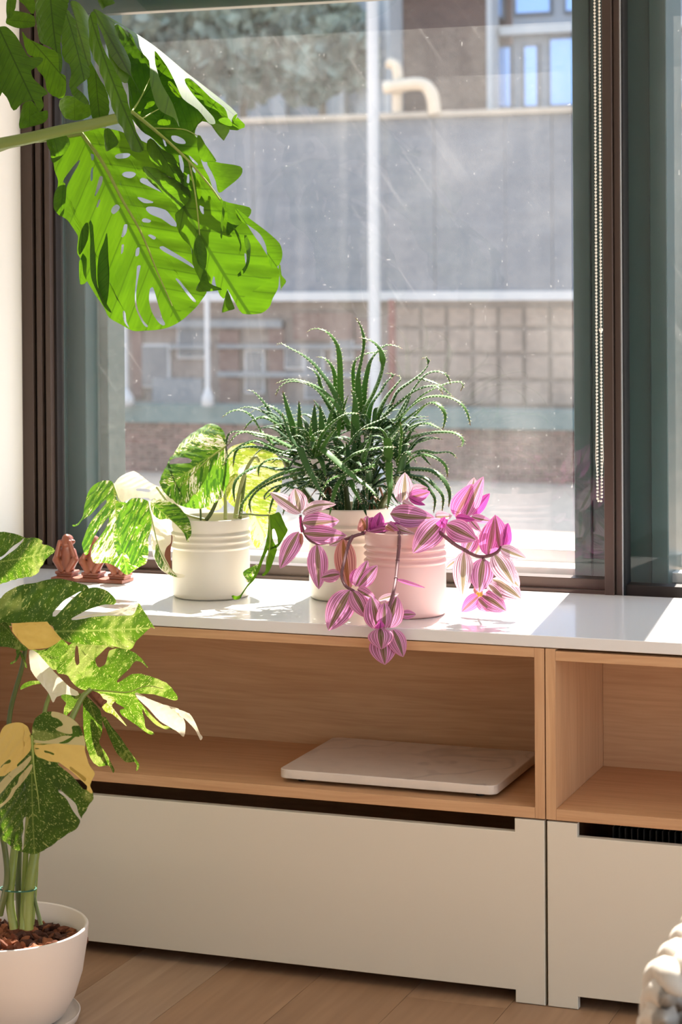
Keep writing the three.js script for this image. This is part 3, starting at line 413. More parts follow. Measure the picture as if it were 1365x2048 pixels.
  for (const [e, z] of [[[-1.136,1.987,-.1], 0], [[-.936,1.98,-.12], 0], [[-1.059,2.005,-.2], 0], [[-.749,2.014,-.16], 0]]) part('petiole', tube([[-1.3, 1.75, 0.42], [mix(-1.3, e[0], 0.5), e[1] + 0.05, mix(0.42, e[2], 0.55)], e], 0.008, 0.006, 20, 8), M.stemGreen, t);
}

// ---------------------------------------------------------------- variegated monstera in the left white pot
{
  const at = [-0.807, CT, -0.274], t = thing('potted_monstera', 'cream and green marbled monstera in a ribbed white pot beside the carved monkeys', 'plant', at);
  ringPot(t, at, 0.0838, 0.168, M.pot); soilDisc(t, at, 0.08, CT + 0.15);
  const o = { fold: 0.08, cup: 0.5, bow: 0.12, ripple: 0.0012, edge: 0.009 };
  const V1 = blade(t, M.leafVar, {o:[-.769,1.021,-.27],u:[-.793,-.582,0.178],v:[-.595,0.676,-.435],L:0.168,p:"0 1;-7 18;-8 41;-2 67;12 94;30 107;49 110;69 113;93 106;108 92;118 80;130 75;137 62;147 54;161 39;169 27;170 15;165 -12;155 -43;142 -60;123 -76;104 -84;84 -86;67 -87;49 -78;30 -64;17 -43;7 -19",h:["133 69;124 67;105 54;87 35;80 20;86 17;112 39;137 60"]}, o);
  midrib(V1, [[-.768,1.02,-.268],[-.795,0.998,-.252],[-.822,0.974,-.245],[-.848,0.948,-.24],[-.873,0.923,-.238]], 0.002, 0.0006);
  const VL = blade(t, M.leafVarB, {o:[-1.05,0.93,-.3],u:[0.366,-.811,0.457],v:[-.923,-.38,0.065],L:0.219,p:"0 1;-11 6;-18 19;-24 35;-18 61;4 76;26 82;47 90;54 105;50 120;55 117;60 101;54 88;51 66;42 45;33 20!;42 22;55 42;69 65;86 83;108 97;122 98;138 94;139 87;130 79;112 63;98 46;80 18!;90 20;108 38;120 57;130 73;155 79;169 71;181 42;199 21;224 2;219 -21;216 -43;207 -52;178 -61;132 -61;70 -35;49 -7;24 -5"}, { cup: 0.3, bow: 0.2, ripple: 0.001, edge: 0.008 });
  midrib(VL, [[-1.049,0.93,-.298],[-1.033,0.913,-.28],[-1.019,0.893,-.265]], 0.0018, 0.001);
  blade(t, M.leafWhite, {o:[-1.057,0.927,-.32],u:[0.879,-.124,0.46],v:[0.375,0.775,-.508],L:0.217,p:"-1 -2;-2 14;3 30;21 45;54 40;102 29;136 27;156 23;184 14;214 4;252 -9;238 -16;194 -11;151 -1;138 -9;129 -6;77 -18;57 -34;37 -26",h:["74 3;93 10;123 11;98 4"]}, { cup: 0.8, ripple: 0.001, edge: 0.008 }, 'leaf', 'mostly cream leaf');
  const VF = blade(t, M.leafVarB, {o:[-.917,0.904,-.2],u:[0.504,-.8,0.325],v:[-.848,-.387,0.362],L:0.185,p:"0 0;-17 14;-27 32;-23 60;-7 80;13 99;35 106;52 106;65 105;67 92;83 84;103 84;115 70;103 61;78 29;53 9;27 4",h:["38 46;38 37;43 32;44 44"]}, { cup: 0.9, ripple: 0.0015, edge: 0.008, bow: 0.1 });
  midrib(VF, [[-.915,0.905,-.195],[-.898,0.884,-.17],[-.885,0.858,-.155],[-.872,0.821,-.148],[-.853,0.789,-.142],[-.823,0.757,-.138]], 0.002, 0.0006, M.stemPale);
  blade(t, M.leafVar, {o:[-.912,0.905,-.195],u:[0.828,-.524,0.199],v:[0.556,0.725,-.406],L:0.126,p:"1 0;5 15;24 24;44 31;71 30;96 25;117 12;127 1;131 -13;110 -4;84 -1;61 -2;44 -15;23 -15"}, { cup: 0.9, ripple: 0.001, edge: 0.008 });
  blade(t, M.leafWhite, {o:[-.892,0.868,-.165],u:[0.507,-.838,0.204],v:[0.831,0.538,0.143],L:0.132,p:"0 0;17 14;34 20;46 23;50 31;62 26;66 8;79 -5;101 -6;122 0;140 19;135 1;112 -23;91 -41;70 -48;48 -44;22 -17"}, { cup: 1.2, ripple: 0.001, edge: 0.008 }, 'leaf', 'cream drooping leaf');
  blade(VF, M.leafVarB, {o:[-.868,0.825,-.136],u:[0.558,-.829,0.025],v:[-.829,-.559,-.025],L:0.081,p:"0 0;15 5;41 9;66 6;81 0;60 18;38 30;20 28;10 14"}, { cup: 1.2, ripple: 0.001, edge: 0.008 }, 'leaf_marking');
  blade(VF, M.dry, {o:[-.836,0.841,-.139],u:[-.022,-.995,0.099],v:[1,-.022,0.002],L:0.065,p:"-4 -1;0 2;12 2;22 0;39 0;66 3;55 -5;40 -12;23 -9;13 -1"}, { ripple: 0, cup: -2, edge: 0.006 }, 'dry_edge', 'brown dried edge');
  // pale leaves behind the stalks
  blade(t, M.leafCream, {o:[-.801,0.986,-.36],u:[0.457,-.89,0],v:[0.859,0.441,-.261],L:0.200,p:"-15 2;-21 21;-13 54;13 74;35 93;64 99;105 74;144 46;170 20;187 1;204 -26;184 -32;150 -22;122 -16;107 -30;92 -39;74 -43;41 -25"}, { cup: 0.6, ripple: 0.0015, edge: 0.009, bow: 0.1 });
  blade(t, M.leafCream, {o:[-.768,0.961,-.33],u:[-.623,-.777,-.093],v:[-.777,0.6,0.191],L:0.108,p:"1 -1;18 6;40 18;90 18;114 8;95 -16;54 -12;22 -8"}, { cup: 0.6, edge: 0.009 });
  blade(t, M.leafWhite, {o:[-.848,0.879,-.37],u:[-.976,-.175,0.131],v:[-.214,0.884,-.415],L:0.076,p:"-10 9;20 11;46 8;81 21;66 -3;36 -9;0 -13"}, { edge: 0.012 });
  blade(t, M.leafWhite, {o:[-.759,0.963,-.31],u:[0.922,0.328,0.204],v:[0.363,-.917,-.164],L:0.049,p:"0 0;11 -9;34 -7;44 9;28 17;5 8"}, { cup: 2, edge: 0.009 });
  // drooping leaf on the right of the pot
  const VR = blade(t, M.leafBig, {o:[-.626,0.889,-.16],u:[-.261,-.937,0.234],v:[0.892,-.326,-.311],L:0.171,p:"0 0;-5 7;-13 16;-11 22;-4 28;9 40;16 47;34 44;51 40;57 37;62 39;90 39;109 37;121 27;108 30;86 24;71 23;67 21;88 19;114 18;134 14;151 6;170 1;179 -1;184 -11;178 -19;176 -8;169 -2;145 5;130 10;111 12;87 13;59 13;28 8",h:["25 16;22 20;36 31;52 38;56 37;44 24"]}, { cup: 0.5, bow: 0.1, edge: 0.008, ripple: 0.0008 }, 'leaf', 'drooping dark green leaf');
  midrib(VR, [[-.625,0.889,-.158],[-.613,0.856,-.135],[-.612,0.822,-.128],[-.618,0.797,-.124]], 0.0016, 0.0006);
  blade(t, M.leafVar, {o:[-.643,0.79,-.14],u:[-.643,-.766,0],v:[-.766,0.643,0],L:0.040,p:"0 0;10 6;21 11;36 15;40 3;43 -8;23 -9;9 -7"}, { cup: 1, edge: 0.008 });
  const st = (pts, r0, r1, m) => part('petiole', tube(pts, r0, r1, 24, 8), m, t);
  st([[-.81,0.863,-.255],[-.798,0.88,-.258],[-.779,0.923,-.26],[-.768,0.958,-.263],[-.764,0.992,-.265],[-.768,1.021,-.268]], 0.0046, 0.002, M.stemDark);
  st([[-.824,0.862,-.26],[-.829,0.885,-.27],[-.835,0.912,-.28]], 0.0026, 0.002, M.stemDark);
  st([[-.767,0.866,-.26],[-.771,0.898,-.27],[-.777,0.932,-.28],[-.776,0.964,-.29]], 0.0042, 0.003, M.stemPale);
  st([[-.746,0.868,-.265],[-.744,0.904,-.274],[-.735,0.952,-.283],[-.723,0.984,-.292],[-.714,0.997,-.301],[-.71,0.985,-.31]], 0.0052, 0.0036, M.stemPale);
  st([[-.731,0.87,-.255],[-.733,0.92,-.277],[-.737,0.955,-.3]], 0.0046, 0.003, M.stemGreen);
  st([[-.716,0.882,-.2],[-.683,0.887,-.187],[-.653,0.887,-.175],[-.627,0.889,-.162]], 0.0022, 0.002, M.stemGreen);
  st([[-.823,0.859,-.29],[-.859,0.871,-.267],[-.884,0.891,-.243],[-.909,0.934,-.22]], 0.003, 0.002, M.stemPale);
}

// ---------------------------------------------------------------- aloe
{
  const at = [-0.514, CT, -0.349], t = thing('potted_aloe', 'spiny green aloe clump in a white pot, behind the pink trailing plant', 'plant', at);
  ringPot(t, at, 0.0922, 0.193, M.pot); soilDisc(t, at, 0.088, CT + 0.175);
  const pale = new THREE.Color().setRGB(0.75, 0.78, 0.55);
  function aloe(w, pts, tone = 0.5, dry = 0, tooth = 1) {
    const c = new THREE.CatmullRomCurve3(pts.map(V), false, 'centripetal'), N = 18, S = 8, pos = [], col = [], idx = [], up = new THREE.Vector3(0, 1, 0.3).normalize();
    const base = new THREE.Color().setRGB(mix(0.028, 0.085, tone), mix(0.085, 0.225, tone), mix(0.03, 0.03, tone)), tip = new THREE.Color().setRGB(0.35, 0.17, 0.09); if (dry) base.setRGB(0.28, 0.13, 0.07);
    const k = new THREE.Color(), frames = [];
    for (let i = 0; i <= N; i++) {
      const f = i / N, p = c.getPointAt(f), d = c.getTangentAt(f), side = d.clone().cross(up); if (side.lengthSq() < 0.01) side.set(1, 0, 0); side.normalize(); const n = side.clone().cross(d).normalize();
      const r = w * 0.62 * Math.pow(1 - f, 0.75) * (0.86 + 0.25 * Math.sin(f * 2.6)) + 0.0007; frames.push([p, side, n, r, d]);
      for (let j = 0; j < S; j++) { const a = j / S * 2 * Math.PI, x = Math.cos(a) * r, y = Math.sin(a) * r * 0.42 - 0.28 * r * (1 - (x / r) ** 2) * (Math.sin(a) > 0 ? 1 : 0.2); pos.push(p.x + side.x * x + n.x * y, p.y + side.y * x + n.y * y, p.z + side.z * x + n.z * y); k.copy(base).lerp(tip, sstep(0.93, 1, f)); col.push(k.r, k.g, k.b); }
    }
    for (let i = 0; i < N; i++) for (let j = 0; j < S; j++) { const a = i * S + j, b = i * S + (j + 1) % S; idx.push(a, b, a + S, b, b + S, a + S); }
    pos.push(...c.getPointAt(1).toArray()); col.push(tip.r, tip.g, tip.b); for (let j = 0; j < S; j++) idx.push(N * S + j, N * S + (j + 1) % S, (N + 1) * S);
    let g = new THREE.BufferGeometry(); g.setAttribute('position', new THREE.Float32BufferAttribute(pos, 3)); g.setAttribute('color', new THREE.Float32BufferAttribute(col, 3)); g.setIndex(idx); g.computeVertexNormals();
    if (!dry) {                                                          // pale teeth along both edges
      const len = c.getLength(), n = Math.max(5, Math.round(len / 0.0085)), q = [], qc = [], nn = [];
      for (let i = 1; i < n; i++) for (const s of [-1, 1]) {
        const f = (i + 0.3 * s) / n, [p, side, nm, r, d] = frames[Math.min(N, Math.round(f * N))], P = c.getPointAt(clamp(f)), e = P.clone().addScaledVector(side, s * r * 0.95), h = (0.0032 + 0.0012 * hash(i, n, 3)) * tooth, w2 = 0.0013 * tooth;
        const T0 = e.clone().addScaledVector(side, s * h).addScaledVector(d, h * 0.5), a = e.clone().addScaledVector(d, w2), b = e.clone().addScaledVector(d, -w2), u = e.clone().addScaledVector(nm, w2);
        for (const tri of [[a, b, T0], [b, u, T0], [u, a, T0]]) { const nr = tri[1].clone().sub(tri[0]).cross(tri[2].clone().sub(tri[0])).normalize(); for (const v of tri) { q.push(v.x, v.y, v.z); nn.push(nr.x, nr.y, nr.z); qc.push(pale.r, pale.g, pale.b); } }
      }
      const tg = new THREE.BufferGeometry(); tg.setAttribute('position', new THREE.Float32BufferAttribute(q, 3)); tg.setAttribute('normal', new THREE.Float32BufferAttribute(nn, 3)); tg.setAttribute('color', new THREE.Float32BufferAttribute(qc, 3));
      g = merge([g, tg]);
    }
    part('leaf', g, M.aloe, t);
  }
  const traced = [
    [0.0137,[[-.541,1.053,-.36],[-.542,1.148,-.36],[-.543,1.203,-.36],[-.548,1.232,-.36],[-.568,1.259,-.36],[-.585,1.267,-.36],[-.604,1.268,-.36],[-.62,1.259,-.36]]],
    [0.0137,[[-.517,1.054,-.35],[-.558,1.145,-.347],[-.578,1.173,-.344],[-.595,1.194,-.341],[-.621,1.214,-.339],[-.645,1.226,-.336],[-.67,1.238,-.333],[-.677,1.232,-.33]]],
    [0.0127,[[-.536,1.063,-.37],[-.556,1.141,-.372],[-.558,1.161,-.374],[-.568,1.189,-.376],[-.586,1.205,-.378],[-.605,1.207,-.38]]],
    [0.0105,[[-.551,1.062,-.38],[-.598,1.149,-.385],[-.602,1.162,-.39],[-.616,1.177,-.395],[-.634,1.185,-.4]]],
    [0.0137,[[-.514,1.065,-.34],[-.552,1.12,-.333],[-.578,1.143,-.327],[-.596,1.153,-.32],[-.623,1.161,-.313],[-.65,1.16,-.307],[-.667,1.152,-.3]]],
    [0.0105,[[-.54,1.064,-.35],[-.585,1.136,-.345],[-.606,1.15,-.34],[-.627,1.156,-.335],[-.655,1.154,-.33],[-.67,1.14,-.325],[-.674,1.125,-.32]]],
    [0.0137,[[-.5,1.042,-.37],[-.503,1.114,-.37],[-.505,1.166,-.37],[-.497,1.204,-.37],[-.491,1.239,-.37],[-.494,1.26,-.37],[-.503,1.282,-.37],[-.511,1.292,-.37]]],
    [0.0211,[[-.496,1.064,-.36],[-.485,1.101,-.357],[-.465,1.135,-.355],[-.45,1.168,-.353],[-.442,1.2,-.35],[-.448,1.226,-.348],[-.46,1.24,-.345],[-.478,1.248,-.343],[-.491,1.25,-.34]]],
    [0.0158,[[-.501,1.063,-.38],[-.498,1.126,-.383],[-.492,1.166,-.386],[-.483,1.201,-.389],[-.468,1.22,-.391],[-.453,1.232,-.394],[-.433,1.232,-.397],[-.415,1.225,-.4]]],
    [0.0074,[[-.522,1.114,-.4],[-.528,1.182,-.403],[-.522,1.202,-.407],[-.503,1.213,-.41],[-.476,1.217,-.413],[-.457,1.219,-.417],[-.465,1.202,-.42]]],
    [0.0127,[[-.496,1.061,-.4],[-.487,1.106,-.403],[-.467,1.134,-.407],[-.455,1.154,-.41],[-.441,1.167,-.413],[-.447,1.171,-.417],[-.463,1.171,-.42]]],
    [0.0232,[[-.476,1.054,-.36],[-.457,1.091,-.358],[-.438,1.124,-.356],[-.416,1.149,-.354],[-.402,1.166,-.352],[-.412,1.171,-.35]]],
    [0.0190,[[-.461,1.063,-.38],[-.433,1.111,-.377],[-.419,1.136,-.374],[-.385,1.159,-.371],[-.362,1.176,-.369],[-.346,1.196,-.366],[-.349,1.209,-.363],[-.361,1.204,-.36]]],
    [0.0137,[[-.434,1.073,-.4],[-.4,1.127,-.397],[-.379,1.154,-.393],[-.358,1.173,-.39],[-.332,1.178,-.387],[-.311,1.17,-.383],[-.302,1.151,-.38]]],
    [0.0200,[[-.474,1.053,-.37],[-.443,1.087,-.362],[-.403,1.119,-.353],[-.368,1.141,-.345],[-.333,1.15,-.337],[-.313,1.148,-.328],[-.3,1.134,-.32]]],
    [0.0116,[[-.438,1.053,-.38],[-.391,1.102,-.372],[-.363,1.127,-.363],[-.324,1.147,-.355],[-.287,1.158,-.347],[-.261,1.156,-.338],[-.265,1.14,-.33]]],
    [0.0116,[[-.42,1.076,-.36],[-.36,1.12,-.347],[-.328,1.129,-.333],[-.287,1.128,-.32],[-.258,1.117,-.307],[-.239,1.097,-.293],[-.229,1.073,-.28]]],
    [0.0095,[[-.422,1.137,-.4],[-.385,1.162,-.396],[-.354,1.158,-.392],[-.328,1.148,-.388],[-.311,1.135,-.384],[-.296,1.125,-.38]]],
    [0.0211,[[-.435,1.035,-.34],[-.394,1.073,-.327],[-.362,1.095,-.313],[-.333,1.114,-.3]]],
    [0.0116,[[-.365,1.089,-.33],[-.339,1.111,-.318],[-.319,1.118,-.306],[-.298,1.111,-.294],[-.283,1.092,-.282],[-.285,1.064,-.27]]],
    [0.0137,[[-.417,1.035,-.35],[-.37,1.067,-.338],[-.337,1.073,-.325],[-.313,1.067,-.312],[-.296,1.061,-.3]]],
    [0.0148,[[-.412,1.016,-.32],[-.379,1.04,-.309],[-.339,1.052,-.297],[-.302,1.058,-.286],[-.261,1.058,-.274],[-.242,1.049,-.263],[-.236,1.035,-.251],[-.246,1.032,-.24]]],
    [0.0127,[[-.403,1.012,-.31],[-.373,1.029,-.298],[-.335,1.039,-.285],[-.309,1.046,-.272],[-.281,1.045,-.26]]],
    [0.0169,[[-.424,1.044,-.37],[-.411,1.081,-.37],[-.395,1.112,-.37],[-.385,1.133,-.37]]],
    [0.0105,[[-.67,1.029,-.36],[-.697,1.078,-.356],[-.709,1.102,-.352],[-.726,1.123,-.348],[-.738,1.134,-.344],[-.75,1.136,-.34]]],
    [0.0116,[[-.685,1.019,-.34],[-.71,1.046,-.33],[-.717,1.065,-.32],[-.731,1.087,-.31],[-.752,1.096,-.3],[-.768,1.092,-.29],[-.782,1.08,-.28]]],
    [0.0105,[[-.658,1.05,-.36],[-.687,1.074,-.354],[-.708,1.087,-.348],[-.733,1.098,-.342],[-.756,1.099,-.336],[-.773,1.091,-.33]]],
    [0.0200,[[-.643,1.025,-.35],[-.668,1.058,-.343],[-.685,1.071,-.337],[-.705,1.08,-.33],[-.725,1.075,-.323],[-.739,1.063,-.317],[-.743,1.052,-.31]]],
    [0.0105,[[-.647,1.051,-.36],[-.671,1.078,-.358],[-.683,1.091,-.356],[-.703,1.102,-.354],[-.725,1.099,-.352],[-.746,1.086,-.35]]],
    [0.0127,[[-.62,1.022,-.32],[-.643,1.034,-.31],[-.67,1.038,-.3],[-.705,1.043,-.29],[-.723,1.051,-.28],[-.74,1.053,-.27],[-.755,1.05,-.26],[-.759,1.032,-.25],[-.752,1.022,-.24]]],
    [0.0148,[[-.595,1.003,-.3],[-.61,1.013,-.289],[-.639,1.028,-.277],[-.665,1.043,-.266],[-.687,1.05,-.254],[-.714,1.054,-.243],[-.731,1.046,-.231],[-.742,1.026,-.22]]],
    [0.0158,[[-.588,1.002,-.29],[-.603,1.008,-.277],[-.634,1.012,-.264],[-.659,1.023,-.251],[-.685,1.036,-.239],[-.707,1.03,-.226],[-.733,1.012,-.213],[-.745,0.984,-.2]]],
    [0.0148,[[-.581,0.994,-.28],[-.595,0.998,-.269],[-.631,1.007,-.257],[-.666,1.019,-.246],[-.693,1.024,-.234],[-.72,1.02,-.223],[-.723,1.008,-.211],[-.722,0.984,-.2]]],
    [0.0127,[[-.575,0.98,-.27],[-.589,0.984,-.258],[-.613,0.993,-.247],[-.634,1,-.235],[-.652,0.998,-.223],[-.668,0.984,-.212],[-.665,0.965,-.2]]],
    [0.0127,[[-.607,0.977,-.26],[-.648,0.978,-.245],[-.669,0.985,-.23],[-.692,0.977,-.215],[-.714,0.958,-.2],[-.715,0.939,-.185],[-.706,0.913,-.17]]],
    [0.0158,[[-.568,0.973,-.26],[-.573,0.978,-.246],[-.603,0.976,-.231],[-.627,0.968,-.217],[-.653,0.953,-.203],[-.681,0.929,-.189],[-.693,0.905,-.174],[-.692,0.884,-.16]]],
    [0.0127,[[-.548,0.977,-.25],[-.564,0.975,-.235],[-.594,0.967,-.22],[-.631,0.956,-.205],[-.664,0.936,-.19],[-.675,0.914,-.175],[-.665,0.893,-.16]]],
    [0.0127,[[-.548,0.961,-.25],[-.561,0.957,-.238],[-.586,0.938,-.227],[-.61,0.947,-.215],[-.635,0.941,-.203],[-.649,0.925,-.192],[-.642,0.919,-.18]]],
    [0.0105,[[-.559,0.961,-.25],[-.578,0.959,-.236],[-.604,0.951,-.222],[-.624,0.939,-.208],[-.634,0.909,-.194],[-.633,0.89,-.18]]],
    [0.0169,[[-.561,1.004,-.25],[-.576,1.016,-.244],[-.592,1.026,-.238],[-.607,1.047,-.232],[-.613,1.071,-.226],[-.619,1.096,-.22]]],
    [0.0148,[[-.56,1.006,-.25],[-.581,1.034,-.235],[-.593,1.051,-.22]]],
    [0.0127,[[-.56,1.006,-.25],[-.574,1.051,-.245],[-.583,1.071,-.24]]],
    [0.0116,[[-.558,1.008,-.25],[-.565,1.051,-.245],[-.563,1.081,-.24]]],
    [0.0200,[[-.556,1.006,-.25],[-.538,1.052,-.237],[-.507,1.081,-.225],[-.474,1.097,-.213],[-.441,1.099,-.2]]],
    [0.0169,[[-.55,1.006,-.25],[-.521,1.043,-.225],[-.491,1.069,-.2]]],
    [0.0074,[[-.554,1.024,-.24],[-.554,1.048,-.227],[-.535,1.06,-.213],[-.517,1.062,-.2]]],
    [0.0137,[[-.584,1.024,-.23],[-.561,0.989,-.21],[-.54,0.968,-.19],[-.519,0.946,-.17],[-.496,0.93,-.15]]],
    [0.0158,[[-.543,1.024,-.24],[-.523,1.016,-.225],[-.488,0.993,-.21],[-.456,0.973,-.195],[-.424,0.958,-.18],[-.399,0.943,-.165],[-.382,0.929,-.15]]],
    [0.0105,[[-.564,0.981,-.22],[-.553,0.973,-.207],[-.53,0.96,-.193],[-.507,0.956,-.18]]],
    [0.0127,[[-.372,0.989,-.25],[-.37,1.014,-.243],[-.363,1.055,-.237],[-.363,1.081,-.23]]],
    [0.0232,[[-.37,0.983,-.25],[-.359,1.008,-.237],[-.345,1.022,-.223],[-.335,1.01,-.21]]],
    [0.0158,[[-.375,0.982,-.26],[-.334,0.985,-.246],[-.293,0.982,-.232],[-.265,0.964,-.218],[-.25,0.94,-.204],[-.248,0.915,-.19]]],
    [0.0137,[[-.373,0.985,-.27],[-.356,0.998,-.26],[-.339,1.01,-.25],[-.314,1.015,-.24],[-.283,1.008,-.23],[-.263,0.994,-.22],[-.256,0.973,-.21]]],
    [0.0127,[[-.373,0.989,-.28],[-.355,1.012,-.272],[-.329,1.021,-.264],[-.298,1.018,-.256],[-.263,1.02,-.248],[-.245,1.009,-.24]]],
    [0.0116,[[-.37,0.975,-.26],[-.347,0.971,-.248],[-.313,0.968,-.236],[-.288,0.953,-.224],[-.267,0.933,-.212],[-.265,0.904,-.2]]],
    [0.0105,[[-.37,0.975,-.26],[-.347,0.969,-.248],[-.322,0.961,-.236],[-.301,0.947,-.224],[-.284,0.928,-.212],[-.283,0.901,-.2]]],
    [0.0137,[[-.392,0.997,-.24],[-.383,0.97,-.217],[-.373,0.948,-.193],[-.371,0.909,-.17]]],
    [0.0200,[[-.396,0.981,-.25],[-.393,1.024,-.24],[-.394,1.053,-.23],[-.401,1.067,-.22],[-.419,1.07,-.21],[-.435,1.066,-.2]]],
    [0.0179,[[-.514,0.983,-.25],[-.494,0.995,-.238],[-.461,1.015,-.226],[-.425,1.025,-.214],[-.388,1.031,-.202],[-.358,1.033,-.19]]],
    [0.0137,[[-.533,0.991,-.27],[-.507,1.017,-.262],[-.484,1.031,-.253],[-.468,1.051,-.245],[-.444,1.069,-.237],[-.401,1.087,-.228],[-.377,1.1,-.22]]],
    [0.0316,[[-.457,0.999,-.26],[-.449,1.021,-.257],[-.439,1.042,-.253],[-.433,1.061,-.25]]],
    [0.0232,[[-.42,0.998,-.28],[-.409,1.024,-.28],[-.396,1.043,-.28],[-.383,1.061,-.28]]],
    [0.0127,[[-.416,1.017,-.3],[-.403,1.034,-.295],[-.386,1.045,-.29],[-.364,1.061,-.285],[-.342,1.057,-.28]]],
    [0.0127,[[-.619,1.021,-.33],[-.623,1.066,-.33],[-.625,1.115,-.33]]],
    [0.0137,[[-.637,1.031,-.34],[-.643,1.059,-.34],[-.655,1.097,-.34],[-.666,1.135,-.34]]],
    [0.0179,[[-.592,1.022,-.33],[-.593,1.056,-.335],[-.593,1.108,-.34]]],
    [0.0148,[[-.571,1.022,-.33],[-.575,1.06,-.335],[-.581,1.106,-.34]]],
    [0.0127,[[-.561,1.044,-.33],[-.553,1.09,-.335],[-.537,1.128,-.34]]],
    [0.0127,[[-.542,1.043,-.34],[-.534,1.088,-.345],[-.52,1.128,-.35]]],
    [0.0200,[[-.493,1.025,-.32],[-.495,1.082,-.323],[-.498,1.125,-.327],[-.507,1.14,-.33]]],
    [0.0148,[[-.514,0.993,-.31],[-.533,1.035,-.307],[-.536,1.067,-.303],[-.51,1.093,-.3]]],
    [0.0105,[[-.488,0.969,-.24],[-.495,0.95,-.213],[-.497,0.917,-.187],[-.492,0.894,-.16]]],
    [0.0095,[[-.477,0.959,-.24],[-.45,0.938,-.2],[-.422,0.919,-.16]]],
    [0.0127,[[-.422,0.991,-.24],[-.47,0.976,-.22],[-.506,0.962,-.2],[-.521,0.937,-.18]]],
    [0.0116,[[-.544,0.957,-.24],[-.583,0.942,-.227],[-.606,0.916,-.213],[-.611,0.886,-.2]]]];
  traced.forEach(([w, pts], i) => aloe(w, pts, 0.4 + 0.7 * hash(i, 5, 2)));
  // shorter leaves around each rosette, shade deep in the clump put into their green
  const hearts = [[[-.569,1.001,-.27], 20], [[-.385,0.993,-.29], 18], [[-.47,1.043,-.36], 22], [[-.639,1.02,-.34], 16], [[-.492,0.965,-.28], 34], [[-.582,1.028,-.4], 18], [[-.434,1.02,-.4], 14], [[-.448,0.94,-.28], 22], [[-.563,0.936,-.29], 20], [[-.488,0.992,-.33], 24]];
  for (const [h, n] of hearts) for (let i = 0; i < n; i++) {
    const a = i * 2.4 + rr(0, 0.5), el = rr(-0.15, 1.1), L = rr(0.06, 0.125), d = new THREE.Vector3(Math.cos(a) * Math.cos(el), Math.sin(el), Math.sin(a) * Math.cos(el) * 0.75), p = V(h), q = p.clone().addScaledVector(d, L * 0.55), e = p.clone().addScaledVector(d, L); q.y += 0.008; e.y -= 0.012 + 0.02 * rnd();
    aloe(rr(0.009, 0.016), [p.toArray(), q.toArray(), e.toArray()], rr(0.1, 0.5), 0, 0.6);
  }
  for (let i = 0; i < 44; i++) { const a = rr(0, 6.28), p = [at[0] + 0.05 * Math.cos(a), CT + 0.18, at[2] + 0.05 * Math.sin(a)], r = rr(0.06, 0.1); aloe(rr(0.006, 0.011), [p, [at[0] + r * 0.8 * Math.cos(a), CT + rr(0.2, 0.25), at[2] + r * 0.8 * Math.sin(a)], [at[0] + r * 1.15 * Math.cos(a), CT + rr(0.175, 0.23), at[2] + r * 1.15 * Math.sin(a)]], 0.1, i % 3 === 0 ? 1 : 0, 0.5); }  // rim leaves, their green darkened likewise for the shade under the clump
  [[-.576,0.983,-.29], [-.392,0.976,-.31], [-.474,1.011,-.37], [-.67,0.986,-.36], [-.522,0.949,-.33]].forEach((p) => part('stem', tube([[mix(at[0], p[0], 0.4), CT + 0.16, mix(at[2], p[2], 0.4)], [mix(at[0], p[0], 0.8), (CT + 0.19 + p[1]) / 2, mix(at[2], p[2], 0.8)], p], 0.008, 0.006, 10, 8), M.stemDark, t));
}

